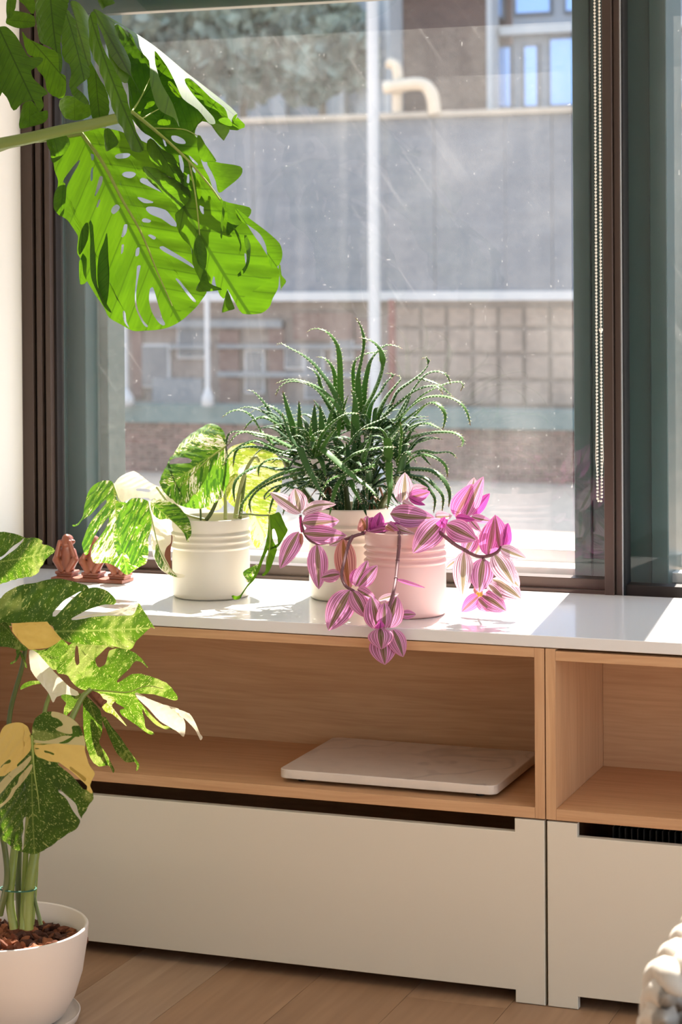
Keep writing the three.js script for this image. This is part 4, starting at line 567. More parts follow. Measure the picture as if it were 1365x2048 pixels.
// ---------------------------------------------------------------- pink trailing tradescantia
{
  const at = [-0.334, CT, -0.172], t = thing('potted_tradescantia', 'trailing plant with pink and olive striped leaves in a pale pink ribbed pot', 'plant', at);
  ringPot(t, at, 0.0825, 0.168, M.potPink); soilDisc(t, at, 0.078, CT + 0.15);
  function petal([b, e, w, bend, roll], m) {                             // a folded boat-shaped leaf from base to tip
    const N = 14, S = 8, B = V(b), E = V(e), d = E.clone().sub(B), L = d.length(), u = d.clone().normalize(), eye = new THREE.Vector3(0.33, 0.1, 0.94), n0 = eye.clone().addScaledVector(u, -eye.dot(u)).normalize().applyAxisAngle(u, roll), s = u.clone().cross(n0).normalize();
    const pos = [], uv = [], idx = [], q = new THREE.Vector3();
    for (let i = 0; i <= N; i++) for (let j = 0; j <= S; j++) {
      const f = i / N, g = j / S * 2 - 1, hw = w * 0.5 * Math.pow(Math.sin(Math.PI * Math.pow(f, 0.8)), 0.75) + 0.0004, y = g * hw, h = (bend || 0.12) * L * 4 * f * (1 - f) - 0.35 * Math.abs(y) * (1.1 - f * 0.4) - 3 * y * y;
      q.copy(B).addScaledVector(u, f * L).addScaledVector(s, y).addScaledVector(n0, h); pos.push(q.x, q.y, q.z); uv.push(f, j / S);
    }
    for (let i = 0; i < N; i++) for (let j = 0; j < S; j++) { const a = i * (S + 1) + j; idx.push(a, a + 1, a + S + 1, a + 1, a + S + 2, a + S + 1); }
    const g = new THREE.BufferGeometry(); g.setAttribute('position', new THREE.Float32BufferAttribute(pos, 3)); g.setAttribute('uv', new THREE.Float32BufferAttribute(uv, 2)); g.setIndex(idx); g.computeVertexNormals();
    part('leaf', g, pinkMats[m], t);
  }
  for (const [m, ...rest] of [
    [3,[[-.542,0.9,-.13],[-.606,0.941,-.12],0.031,0.1,0.5]],
    [3,[[-.544,0.903,-.13],[-.556,0.95,-.13],0.038,0.1,0]],
    [3,[[-.54,0.9,-.13],[-.459,0.922,-.11],0.027,0.2,-0.5]],
    [0,[[-.541,0.88,-.13],[-.449,0.891,-.1],0.044,0.12,0.2]],
    [0,[[-.537,0.86,-.125],[-.429,0.863,-.09],0.039,0.12,0.1]],
    [0,[[-.546,0.863,-.125],[-.577,0.79,-.1],0.038,0.1,0.2]],
    [4,[[-.541,0.86,-.125],[-.541,0.83,-.12],0.011,0.1,0]],
    [0,[[-.501,0.841,-.11],[-.486,0.755,-.08],0.042,0.12,-0.1]],
    [4,[[-.443,0.854,-.105],[-.413,0.758,-.06],0.044,0.14,0.1]],
    [3,[[-.443,0.853,-.11],[-.471,0.841,-.1],0.015,0.1,0]],
    [1,[[-.433,0.79,-.06],[-.478,0.779,-.07],0.027,0.1,0.4]],
    [0,[[-.39,0.769,0],[-.424,0.693,0.03],0.054,0.12,0.1]],
    [1,[[-.385,0.768,0],[-.349,0.72,0.02],0.038,0.12,-0.2]],
    [1,[[-.375,0.771,0],[-.336,0.754,0],0.026,0.1,0.6]],
    [0,[[-.379,0.776,0],[-.36,0.825,-.02],0.026,0.1,0.2]],
    [0,[[-.372,0.775,0],[-.34,0.816,-.02],0.030,0.12,-0.2]],
    [2,[[-.39,0.779,-.01],[-.378,0.807,-.04],0.029,0.15,0.3]],
    [5,[[-.401,0.784,-.03],[-.396,0.8,-.06],0.022,0.15,0.8]],
    [0,[[-.32,0.701,0.035],[-.342,0.76,0.01],0.045,0.1,0.3]],
    [1,[[-.298,0.705,0.035],[-.29,0.763,0.01],0.044,0.1,-0.3]],
    [0,[[-.306,0.703,0.04],[-.308,0.753,0.03],0.030,0.15,0]],
    [1,[[-.314,0.705,0.04],[-.306,0.667,0.055],0.049,0.3,0]],
    [0,[[-.313,0.692,0.034],[-.303,0.636,0.045],0.054,0.12,0]],
    [1,[[-.292,0.702,0.03],[-.271,0.65,0.03],0.037,0.1,-0.3]],
    [5,[[-.316,0.704,0.045],[-.309,0.723,0.055],0.019,0.4,0.4]],
    [3,[[-.328,0.753,0.01],[-.286,0.768,0.01],0.014,0.1,0]],
    [0,[[-.306,0.716,-.06],[-.275,0.718,-.06],0.018,0.1,0]],
    [2,[[-.301,0.791,-.02],[-.236,0.78,0],0.007,0.1,0]],
    [4,[[-.407,0.868,-.13],[-.41,0.895,-.12],0.029,0.3,0.5]],
    [0,[[-.404,0.868,-.135],[-.4,0.899,-.13],0.027,0.3,0]],
    [5,[[-.398,0.869,-.14],[-.388,0.897,-.13],0.029,0.3,-0.3]],
    [5,[[-.388,0.872,-.145],[-.376,0.906,-.14],0.027,0.25,0.2]],
    [5,[[-.338,0.883,-.15],[-.395,0.869,-.13],0.015,0.1,0.4]],
    [2,[[-.338,0.878,-.15],[-.406,0.865,-.125],0.010,0.1,0]],
    [0,[[-.362,0.901,-.16],[-.256,0.899,-.13],0.046,0.14,0.15]],
    [3,[[-.338,0.921,-.17],[-.33,0.985,-.16],0.039,0.1,0.3]],
    [2,[[-.324,0.934,-.17],[-.277,0.948,-.16],0.027,0.15,0.2]],
    [5,[[-.326,0.935,-.17],[-.284,0.922,-.15],0.013,0.15,0.3]],
    [3,[[-.327,0.944,-.18],[-.288,0.953,-.18],0.025,0.2,0]],
    [3,[[-.338,0.925,-.165],[-.304,0.916,-.15],0.018,0.2,0.3]],
    [3,[[-.345,0.881,-.14],[-.287,0.87,-.1],0.015,0.15,0.4]],
    [2,[[-.36,0.883,-.14],[-.323,0.875,-.1],0.017,0.2,0]],
    [4,[[-.361,0.88,-.13],[-.332,0.873,-.1],0.011,0.2,0]],
    [0,[[-.241,0.898,-.13],[-.284,0.836,-.07],0.052,0.12,0.1]],
    [0,[[-.235,0.888,-.13],[-.166,0.861,-.11],0.046,0.12,-0.1]],
    [5,[[-.244,0.885,-.12],[-.227,0.906,-.1],0.020,0.4,0]],
    [5,[[-.236,0.885,-.12],[-.236,0.903,-.1],0.018,0.4,0.6]],
    [3,[[-.264,0.899,-.15],[-.225,0.904,-.14],0.024,0.2,0.2]],
    [2,[[-.225,0.899,-.16],[-.186,0.967,-.15],0.044,0.1,0.2]],
    [0,[[-.204,0.9,-.165],[-.163,0.982,-.15],0.033,0.1,-0.3]],
    [5,[[-.192,0.903,-.17],[-.156,0.947,-.17],0.024,0.1,-0.4]],
    [3,[[-.203,0.912,-.18],[-.194,0.976,-.19],0.032,0.1,0]],
    [1,[[-.193,0.9,-.165],[-.147,0.895,-.15],0.018,0.1,0.3]],
    [1,[[-.197,0.897,-.16],[-.168,0.872,-.15],0.013,0.1,0.2]],
    [5,[[-.224,0.899,-.16],[-.181,0.896,-.15],0.016,0.2,0]],
    [2,[[-.152,0.827,-.14],[-.139,0.904,-.14],0.046,0.12,0.2]],
    [2,[[-.129,0.842,-.145],[-.138,0.908,-.145],0.041,0.12,-0.1]],
    [5,[[-.125,0.841,-.15],[-.113,0.892,-.15],0.030,0.12,-0.4]],
    [3,[[-.127,0.844,-.14],[-.068,0.828,-.12],0.026,0.15,0.1]],
    [3,[[-.14,0.833,-.14],[-.096,0.774,-.13],0.045,0.12,-0.1]],
    [0,[[-.16,0.823,-.135],[-.164,0.757,-.12],0.048,0.13,0.1]],
    [3,[[-.196,0.836,-.125],[-.198,0.749,-.12],0.042,0.12,0.1]],
    [0,[[-.182,0.868,-.15],[-.202,0.825,-.14],0.034,0.1,0.1]],
    [3,[[-.185,0.823,-.16],[-.152,0.89,-.16],0.034,0.1,0]],
    [2,[[-.176,0.746,-.17],[-.216,0.709,-.17],0.029,0.12,0.2]],
    [1,[[-.175,0.745,-.17],[-.122,0.716,-.165],0.041,0.15,-0.2]],
    [0,[[-.167,0.75,-.175],[-.127,0.729,-.17],0.027,0.12,0.3]],
    [3,[[-.158,0.775,-.19],[-.093,0.741,-.17],0.051,0.12,-0.2]],
    [3,[[-.164,0.766,-.18],[-.125,0.737,-.17],0.036,0.12,0.1]],
    [4,[[-.188,0.762,-.17],[-.17,0.744,-.16],0.017,0.2,0]],
    [3,[[-.245,0.796,-.16],[-.218,0.818,-.16],0.016,0.1,0]],
    [3,[[-.139,0.805,-.18],[-.099,0.762,-.18],0.036,0.12,0.2]],
    [0,[[-.183,0.739,-.17],[-.15,0.716,-.16],0.031,0.15,0.2]],
    [3,[[-.222,0.877,-.13],[-.198,0.854,-.12],0.022,0.15,0]]]) petal(rest[0], m);
  const stem = (pts, r0, r1, m = M.pinkStem) => { part('stem', tube(pts, r0, r1, 30, 8), m, t); };
  const joint = (p) => part('node', new THREE.SphereGeometry(0.0042, 10, 8).translate(...p), M.pinkStem, t);
  stem([[-.377,0.865,-.17],[-.408,0.864,-.13],[-.426,0.858,-.115],[-.441,0.852,-.11],[-.473,0.846,-.11],[-.501,0.842,-.11],[-.527,0.853,-.12],[-.541,0.876,-.13],[-.544,0.896,-.13]], 0.0038, 0.0026, M.pinkStem);
  stem([[-.426,0.858,-.115],[-.425,0.846,-.09],[-.423,0.818,-.06],[-.418,0.793,-.03],[-.404,0.776,-.01],[-.382,0.767,0]], 0.0036, 0.003);
  stem([[-.333,0.873,-.13],[-.318,0.863,-.088],[-.316,0.848,-.08],[-.312,0.822,-.06],[-.302,0.792,-.02],[-.296,0.772,0.012],[-.302,0.734,0.03],[-.308,0.708,0.036]], 0.0036, 0.0032);
  stem([[-.272,0.879,-.14],[-.237,0.871,-.11],[-.216,0.853,-.115],[-.195,0.839,-.125],[-.171,0.827,-.13],[-.152,0.827,-.135],[-.133,0.835,-.14],[-.124,0.846,-.14]], 0.0042, 0.0032, M.pinkStem);
  stem([[-.248,0.874,-.13],[-.233,0.884,-.15],[-.221,0.893,-.16],[-.198,0.9,-.17]], 0.003, 0.0026, M.pinkStemBright);
  stem([[-.159,0.825,-.13],[-.156,0.798,-.15],[-.17,0.765,-.17],[-.182,0.742,-.19]], 0.003, 0.0022, M.pinkStem);
  stem([[-.544,0.892,-.13],[-.543,0.876,-.13],[-.539,0.862,-.125]], 0.0034, 0.003, M.pinkStemBright);
  stem([[-.342,0.879,-.16],[-.339,0.898,-.17],[-.336,0.924,-.17]], 0.003, 0.0024, M.pinkStemBright);
  [[-.426,0.858,-.115], [-.316,0.848,-.08], [-.312,0.822,-.06], [-.302,0.792,-.02], [-.409,0.864,-.128], [-.195,0.839,-.125], [-.216,0.853,-.115], [-.473,0.846,-.11]].forEach(joint);
  const an = []; for (let i = 0; i < 26; i++) { const s = new THREE.SphereGeometry(0.0016, 6, 4); s.translate(rr(-0.006, 0.006), rr(-0.006, 0.006), rr(-0.004, 0.004)); an.push(s); }
  const fl = merge(an); fl.translate(...[-.175,0.749,-.155]); part('stamens', fl, std({ color: '#d8b04a', roughness: 0.8 }), t);
}

// ---------------------------------------------------------------- speckled monstera in the floor pot
{
  const at = [-0.925, 0, 0.418], t = thing('potted_monstera', 'cream-speckled monstera in a round white pot standing on the floor', 'plant', at), H = 0.182, R = 0.157;
  const q = [[0, 0.012], [R * 0.62, 0.012], [R * 0.72, 0.018], [R * 0.84, 0.05], [R * 0.93, 0.095], [R * 0.985, 0.15], [R, H - 0.003], [R * 0.985, H], [R * 0.955, H - 0.002], [R * 0.94, 0.14], [R * 0.9, 0.11], [0, 0.11]];
  part('pot', lathe(q, at, 96), M.potMatte, t);
  part('saucer', lathe([[0, 0.0005], [R * 0.8, 0.0005], [R * 0.87, 0.006], [R * 0.9, 0.02], [R * 0.88, 0.021], [R * 0.84, 0.011], [0, 0.0115]], at, 72), M.potMatte, t);
  soilDisc(t, at, R * 0.93, 0.135);
  const chips = [0, 1, 2].map((k) => { const g = new THREE.IcosahedronGeometry(0.011, 1), p = g.attributes.position; for (let i = 0; i < p.count; i++) { const f = 0.7 + 0.6 * hash(Math.round(p.getX(i) * 9000), Math.round(p.getY(i) * 9000) + Math.round(p.getZ(i) * 7000), k); p.setXYZ(i, p.getX(i) * f * 1.3, p.getY(i) * f * 0.6, p.getZ(i) * f); } g.computeVertexNormals(); return g; });
  for (let i = 0; i < 240; i++) { const a = i * 2.39996, r = R * 0.9 * Math.sqrt((i + 0.5) / 240), s = rr(0.6, 1.25), m = copyPart('bark_chip', chips[i % 3], M.bark[Math.floor(rnd() * 3)], t, [at[0] + r * Math.cos(a), 0.137 + rr(0, 0.012), at[2] + r * Math.sin(a)], [rr(-1, 1), rr(0, 6), rr(-1, 1)]); m.scale.setScalar(s); }
  const o = { cup: 0.5, bow: 0.12, ripple: 0.0015, edge: 0.01 };
  blade(t, M.leafThai, {o:[-1.028,0.832,0.3],u:[0.306,0.033,-.951],v:[0.281,0.952,0.123],L:0.189,p:"-5 8;-4 44;11 57;28 60;50 57;76 50;99 40;107 40;129 36;145 28;148 20;163 16;189 0;171 -11;160 -25;150 -48;115 -47;84 -48;55 -53;26 -60;6 -38",h:["23 4;40 11;56 20;77 33;96 38;76 25;60 15;41 5"]}, o);
  const P2 = blade(t, M.leafThai, {o:[-.909,0.719,0.37],u:[0.744,-.04,-.667],v:[0.048,0.999,-.007],L:0.255,p:"-42 56;-29 71;-5 84;30 90;57 96;81 95;109 88;128 79;109 72;83 59;70 47;58 28;75 40;92 57;114 73;136 80;157 76;171 67;181 50;160 48;133 42;113 33;94 21;129 25;161 27;210 26;221 37;225 49;235 36;247 18;260 -1;252 2;239 -9;223 -24;212 -40;187 -34;164 -29;118 -26;95 -22;81 -17;65 -6;58 10;33 18;-16 16;-32 18;-54 15;-59 39"}, o);
  blade(P2, M.leafWhite, {o:[-.831,0.739,0.32],u:[0.802,0.187,-.568],v:[-.542,0.628,-.559],L:0.130,p:"0 0;22 0;44 0;72 -5;102 -3;121 -2;130 0;125 -10;113 -25;85 -17;47 -7"}, { edge: 0.01 }, 'leaf_lobe', 'folded underside painted white for its gloss');  // gloss on the fold is put into a white colour
  blade(P2, M.leafYellow, {o:[-.916,0.735,0.39],u:[0.822,-.312,-.478],v:[-.252,-.95,0.186],L:0.094,p:"-1 -2!;29 -13;60 -23!;76 -12;95 0!;87 13;74 25!;44 36!;25 27;3 12!"}, { cup: 0.2, edge: 0.012 }, 'leaf_lobe', 'cream part of the leaf');
  blades(t, M.leafThai, [{o:[-.868,0.694,0.29],u:[-.576,-.756,0.31],v:[0.746,-.641,-.177],L:0.065,p:"0 -2;0 19;13 23;26 22;50 30;54 12;56 -17;55 -32;43 -19;31 -9;16 -4"}, {o:[-.965,0.731,0.35],u:[0.8,-.587,0.128],v:[-.6,-.777,0.189],L:0.078,p:"-13 8;13 -8;34 -2;61 0;79 0;69 11;43 24;17 39"}, {o:[-.971,0.736,0.34],u:[0.901,-.434,0],v:[0.434,0.901,0],L:0.028,p:"-24 27;-11 29;9 15;28 0;18 -3;-5 -13"}], { cup: 0.5, edge: 0.01 });
  blade(t, M.leafWhite, {o:[-.908,0.678,0.34],u:[0.659,-.679,-.324],v:[-.635,-.733,0.243],L:0.124,p:"-1 0;12 -7;38 -4;64 -1;81 0;101 1;125 0;106 15;96 30;97 41;79 34;53 30;25 24"}, { cup: -0.8, edge: 0.01 }, 'leaf', 'leaf back painted white for its gloss');  // white colour stands in for the sheen on this leaf back
  blade(t, M.leafThai, {o:[-.951,0.595,0.3],u:[0.842,0.323,-.433],v:[-.317,0.944,0.088],L:0.046,p:"0 1;9 8;25 9;48 0;47 -5;28 0;9 0"}, { edge: 0.01 });
  blades(t, M.leafThai, [{o:[-.923,0.68,0.35],u:[-.612,-.791,0],v:[0.791,-.612,0],L:0.033,p:"5 -7;0 0;10 6;24 6;34 -1;22 3;12 0"}, {o:[-.92,0.677,0.35],u:[0.323,-.947,0],v:[0.947,0.323,0],L:0.032,p:"-2 -3;7 3;19 3;32 1;18 -1;8 -4"}], { edge: 0.01 });
  const P3 = blade(t, M.leafThai, {o:[-.829,0.593,0.25],u:[0.85,-.154,-.503],v:[0.257,0.956,0.142],L:0.169,p:"0 -1;-11 -2;-24 2;-35 10;-48 23;-63 22;-70 37;-65 57;-53 75;-38 86;-18 92;6 90;25 86;35 84;22 83;10 70;2 60;5 51;12 46;22 53;24 69;27 79;45 84;69 82;88 72;104 56;93 63;78 66;69 52;54 34;49 23;60 29;76 42;93 44;117 40;143 32;160 18;170 0;148 2;123 7;102 6;87 3;103 -15;131 -44;152 -60;180 -66;190 -69;160 -70;140 -62;116 -39;106 -27;115 -52;121 -71;141 -87;120 -81;99 -64;72 -48;64 -36;72 -28;55 -21;48 -9;33 -5;15 -2",h:["-36 78;-31 65;-27 49;-31 44;-36 52;-38 66"]}, { ...o, bow: 0.08 });
  midrib(P3, [[-.827,0.594,0.254],[-.793,0.592,0.245],[-.759,0.589,0.228],[-.727,0.599,0.208],[-.703,0.592,0.19]], 0.0018, 0.0006);
  blades(P3, M.leafWhite, [{o:[-.752,0.584,0.212],u:[0.729,-.581,-.361],v:[0.533,0.813,-.232],L:0.116,p:"0 0;26 6;57 13;86 22;98 16;114 6;126 -16;112 -15;92 -16;70 -17;37 -9"}, {o:[-.685,0.555,0.18],u:[0.596,-.754,-.275],v:[0.699,0.656,-.284],L:0.080,p:"4 1;29 14;50 11;71 4;80 3;81 -4;59 2;30 1;13 -3"}], { cup: 1, edge: 0.009 }, 'leaf_lobe', 'lobe painted white for its gloss');  // sheen of these lobes painted as white
  blade(t, M.leafCream, {o:[-.819,0.588,0.24],u:[0.473,-.764,-.438],v:[-.754,-.609,0.248],L:0.091,p:"0 -1;16 -14;29 -19;38 -14;41 -4;60 -2;92 0;77 3;55 6;44 13;23 11"}, { cup: 0.8, edge: 0.009 });
  blades(t, M.leafThai, [{o:[-.821,0.582,0.27],u:[0.348,-.938,0],v:[-.92,-.342,0.19],L:0.146,p:"-6 8;8 -5;29 -14;50 -12;71 -4;86 7;108 1;142 -4;148 1;132 4;128 24;113 35;89 36;60 32;21 19"}, {o:[-.793,0.547,0.265],u:[0.567,-.819,-.085],v:[-.745,-.555,0.37],L:0.118,p:"-1 0;23 -3;49 -6;70 -6;95 -7;113 -7;120 4;112 -2;103 -2;95 11;72 16;47 13;22 8"}, {o:[-.863,0.587,0.28],u:[-.009,-1,0],v:[1,-.009,0],L:0.038,p:"2 -15;-2 3;-1 26;13 23;32 7;41 -3;27 -5;15 0"}], { cup: 1, bow: 0.1, edge: 0.01 });
  blade(t, M.dry, {o:[-.827,0.592,0.258],u:[0.763,-.644,0.055],v:[0.638,0.737,-.222],L:0.040,p:"-3 -3;5 6;17 10;29 9;38 11;40 3;40 -5;26 -6;13 -6"}, { ripple: 0.002, cup: 3, edge: 0.006 }, 'dry_sheath', 'dried brown sheath');
  // the yellow and speckled leaf low at the front, its colours set out in its own axes
  const P5 = {o:[-.814,0.559,0.505],u:[0.191,-.93,0.315],v:[0.966,0.235,0.106],L:0.206,p:"0 0;-16 1;-29 7;-37 20;-38 38;-33 56;-24 73;-13 85;-1 92;13 98;32 100;49 101;67 108;80 114;92 111;101 106;110 110;117 112;126 110;138 102;157 90!;145 86;129 80;114 66;103 52;117 63;136 74;151 82;160 87;170 85;174 80;184 59;198 34;206 12;208 5;207 -9;201 -28;197 -41;189 -58;182 -65;177 -76;167 -90;138 -100;102 -101;67 -95;39 -93;17 -94;-7 -90;-22 -82;-29 -71;-31 -56;-30 -40;-26 -24;-18 -11;-6 -4",h:["55 51;62 63;74 77;89 90;108 102;93 86;78 73;65 59","144 -21;142 -12;149 -11;163 -15;181 -21;198 -28;182 -28;161 -24"],m:[["Y","0 0;-6 -4;-18 -11;-26 -24;-30 -40;-31 -56;-29 -71;-25 -90;-6 -101;52 -102;61 -73;57 -55;54 -37;47 -36;34 -13;24 -2"],["K","37 -53;41 -73;44 -84;39 -73"],["C","36 -2;41 -13;51 -37;58 -55;75 -92;90 -92;86 -74;66 -37;58 -19;45 -3"],["C","52 1;57 -12;70 -32;81 -37;86 -50;98 -60;106 -74;110 -92;116 -93;113 -74;104 -52;91 -38;86 -29;75 -14;64 -3"],["C","-38 40;-33 56;-24 73;-13 85;-7 89;-6 78;6 79;5 65;-3 49;-8 51;-11 62;-23 52;-28 41"],["C","9 6;14 29;11 52;9 65;13 90;13 100;38 103;25 71;20 36;14 6"],["Y","16 7;20 29;22 54;27 80;32 100;49 101;67 108;80 114;92 111;101 106;115 111;109 102;86 87;70 70;56 53;51 35;46 25;41 14;32 6"],["G","-4 80;-1 88;13 91;13 82;22 72;21 54;18 65;11 77"],["K","32 26;34 36;40 45;37 36"],["K","17 6;20 31;20 22"],["K","24 7;26 16;26 9"],["M","66 73;75 87;88 101;93 97;81 87"]]};
  const cv = document.createElement('canvas'); cv.width = cv.height = 1024; const cx = cv.getContext('2d'), sp = speckled(131, ...THAI), im = cx.createImageData(1024, 1024), SC = 1.6;   // the sheet of colour spans 1.6 leaf lengths
  const U0 = -0.3, V0 = -0.3;
  for (let y = 0; y < 1024; y++) for (let x = 0; x < 1024; x++) { const c = sp(U0 + x / 1024 * SC, V0 + (1 - y / 1024) * SC), i = (y * 1024 + x) * 4; im.data[i] = c[0]; im.data[i + 1] = c[1]; im.data[i + 2] = c[2]; im.data[i + 3] = 255; }
  cx.putImageData(im, 0, 0);
  const tint = { Y: '#f0cf74', C: '#d6c88e', G: '#577a18', K: '#66741e', M: '#b89a45' };
  for (const [k, s] of P5.m) { cx.fillStyle = tint[k]; cx.beginPath(); smooth(parsePts(s), 4).forEach((q, i) => { const X = (q.x / P5.L - U0) / SC * 1024, Y = (1 - (q.y / P5.L + 0.5 - V0) / SC) * 1024; i ? cx.lineTo(X, Y) : cx.moveTo(X, Y); }); cx.fill(); }
  for (let i = 0; i < 350; i++) { const x = rnd() * 1024, y = rnd() * 1024, d = cx.getImageData(x | 0, y | 0, 1, 1).data; if (d[0] < 120) { cx.fillStyle = 'rgba(206,200,130,0.8)'; cx.beginPath(); cx.ellipse(x, y, rr(1, 4), rr(0.8, 1.6), rr(-1, 1), 0, 6.3); cx.fill(); } }
  const ct = new THREE.CanvasTexture(cv); ct.colorSpace = THREE.SRGBColorSpace; ct.repeat.set(1 / SC, 1 / SC); ct.offset.set(-U0 / SC, -V0 / SC);
  const px = cx.getImageData(0, 0, 1024, 1024).data, td = new Uint8Array(256 * 256 * 4);
  for (let y = 0; y < 256; y++) for (let x = 0; x < 256; x++) td.fill(255 * mix(0.78, 0.4, sstep(110, 190, px[((1023 - y * 4) * 1024 + x * 4) * 4])), (y * 256 + x) * 4, (y * 256 + x) * 4 + 4);
  const tm = new THREE.DataTexture(td, 256, 256); tm.magFilter = THREE.LinearFilter; tm.repeat.copy(ct.repeat); tm.offset.copy(ct.offset); tm.needsUpdate = true;
  const P5m = blade(t, leafMat(ct, 1, 0.3, { transmissionMap: tm }), P5, { fold: 0.05, cup: 0.4, bow: 0.06, ripple: 0.0016, edge: 0.01 }, 'leaf', 'yellow and dark speckled leaf');
  midrib(P5m, [[-.812,0.559,0.509],[-.804,0.534,0.52],[-.795,0.499,0.531],[-.781,0.46,0.544],[-.774,0.434,0.552]], 0.0024, 0.0006);
  const st = (pts, r0, r1, m = M.stemGreen) => part('petiole', tube(pts, r0, r1, 28, 10), m, t);
  st([[-.895,0.181,0.43],[-.904,0.23,0.43],[-.904,0.286,0.42],[-.909,0.327,0.4],[-.909,0.406,0.38],[-.898,0.496,0.36]], 0.0085, 0.006); st([[-.873,0.18,0.42],[-.869,0.252,0.42],[-.867,0.316,0.4],[-.867,0.405,0.36],[-.851,0.51,0.32],[-.844,0.542,0.3],[-.837,0.571,0.28],[-.829,0.589,0.27],[-.822,0.596,0.26]], 0.011, 0.005);
  st([[-.919,0.207,0.44],[-.898,0.281,0.45],[-.902,0.331,0.45],[-.912,0.376,0.45],[-.944,0.45,0.42]], 0.006, 0.005, M.stemDark); st([[-.9,0.179,0.4],[-.903,0.244,0.4],[-.912,0.312,0.38],[-.93,0.437,0.36],[-.953,0.543,0.34],[-.922,0.655,0.34],[-.916,0.689,0.34]], 0.006, 0.0042, M.stemDark); st([[-.882,0.178,0.39],[-.89,0.253,0.36],[-.899,0.431,0.32],[-.899,0.556,0.3],[-.887,0.601,0.29]], 0.006, 0.004, M.stemGreen);
  st([[-.878,0.182,0.43],[-.886,0.32,0.4],[-.858,0.459,0.43],[-.831,0.524,0.47],[-.814,0.559,0.505]], 0.006, 0.0035); st([[-.845,0.19,0.42],[-.865,0.241,0.41],[-.876,0.283,0.4]], 0.004, 0.003, M.stemDark);
  const ring = new THREE.TorusGeometry(0.033, 0.0016, 8, 40); ring.scale(1, 1, 0.9); ring.rotateX(Math.PI / 2 - 0.1); ring.translate(...[-.892,0.253,0.42]); part('plant_tie', ring, std({ color: '#1f5a45', roughness: 0.6 }), t, 'green tie round the stalks');
}

// ---------------------------------------------------------------- chunky knitted throw over a chair arm
{
  const c0 = [0.531,0.514,1.3], ch = thing('armchair', 'low upholstered chair under the knitted throw at the lower right edge', 'chair', [c0[0] + 0.28, 0, c0[2] + 0.2]);
  part('arm', box(c0[0] + 0.0, c0[0] + 0.14, 0.06, c0[1] - 0.045, c0[2] - 0.3, c0[2] + 0.55, 0.03), std({ color: '#8f8a82', roughness: 0.95 }), ch);
  part('seat', box(c0[0] + 0.14, c0[0] + 0.7, 0.06, 0.42, c0[2] - 0.26, c0[2] + 0.5, 0.03), std({ color: '#8f8a82', roughness: 0.95 }), ch);
  for (const [x, z] of [[0.02, -0.26], [0.64, -0.26], [0.02, 0.5], [0.64, 0.5]]) part('leg', new THREE.CylinderGeometry(0.016, 0.012, 0.07, 12).translate(c0[0] + x + 0.02, 0.035, c0[2] + z - 0.02), M.dark, ch);
  const b = thing('knitted_throw', 'chunky off-white knitted throw at the lower right corner, blurred and sunlit', 'blanket', [c0[0], c0[1] - 0.05, c0[2]]), yarn = std({ color: '#cfc8bd', roughness: 1 });
  const prof = (s) => { const x = -0.045 + 0, top = c0[1] + 0.0; return s < 0 ? [c0[0] - 0.028 + s * 0.12, top + s * 0.9] : [c0[0] - 0.03 + s * 0.9, top + 0.045 * Math.sin(Math.min(1, s * 6) * 1.57)]; };
  for (let r = 0; r < 5; r++) for (const ph of [0, 1]) {
    const pts = []; for (let k = 0; k <= 44; k++) { const s = -0.16 + k / 44 * 0.42, [x, y] = prof(s), w = Math.sin(k * 0.9 + ph * Math.PI); pts.push([x + 0.012 * w * (s < 0 ? 1 : 0), y + 0.01 * Math.cos(k * 0.9 + ph * Math.PI), c0[2] - 0.28 + r * 0.075 + 0.022 * w]); }
    part('yarn_strand', tube(pts, 0.0175, 0.0175, 160, 10), yarn, b);
  }
}

// ---------------------------------------------------------------- outside the window, across the yard
const FZ = -22;
{
  const paveMat = std({ roughness: 0.9, map: texture(256, 256, (u, v) => lerp3([206, 180, 156], [172, 150, 130], fbm(u * 12, v * 12, 171))) });
  struct('pavement', box(-40, 20, -1.45, -1.25, -34, -0.9, 0), paveMat);
  // brick wall with each brick
  const X0 = [-12.505,-.927,-22][0], X1 = [-5.34,-.771,-22][0], YB = -1.25, YT = [-9.212,-.529,-22][1];
  const gw = struct('wall_outside', box(X0 - 4, X1 + 26, YB, YT, FZ - 0.3, FZ - 0.02, 0), M.mortar);
  const kinds = [0, 1, 2].map((k) => new RoundedBoxGeometry(0.212 - 0.004 * k, 0.064, 0.05, 1, 0.006));
  let n = 0; const rows = Math.floor((YT - YB) / 0.0745);
  for (let r = 0; r < rows && n < 300; r++) for (let x = X0 + (r % 2) * 0.113; x < X1; x += 0.226) { if (n >= 300) break; copyPart('brick', kinds[n % 3], brickMat[Math.floor(hash(n, r, 5) * 4)], gw, [x, YT - 0.036 - r * 0.0745, FZ]); n++; }
  const cop = std({ color: '#4a605f', roughness: 0.7 });
  struct('coping', box(X0 - 4, X1 + 26, YT, [-9.21,-.281,-22][1], FZ - 0.4, FZ + 0.12, 0.01), cop);
}
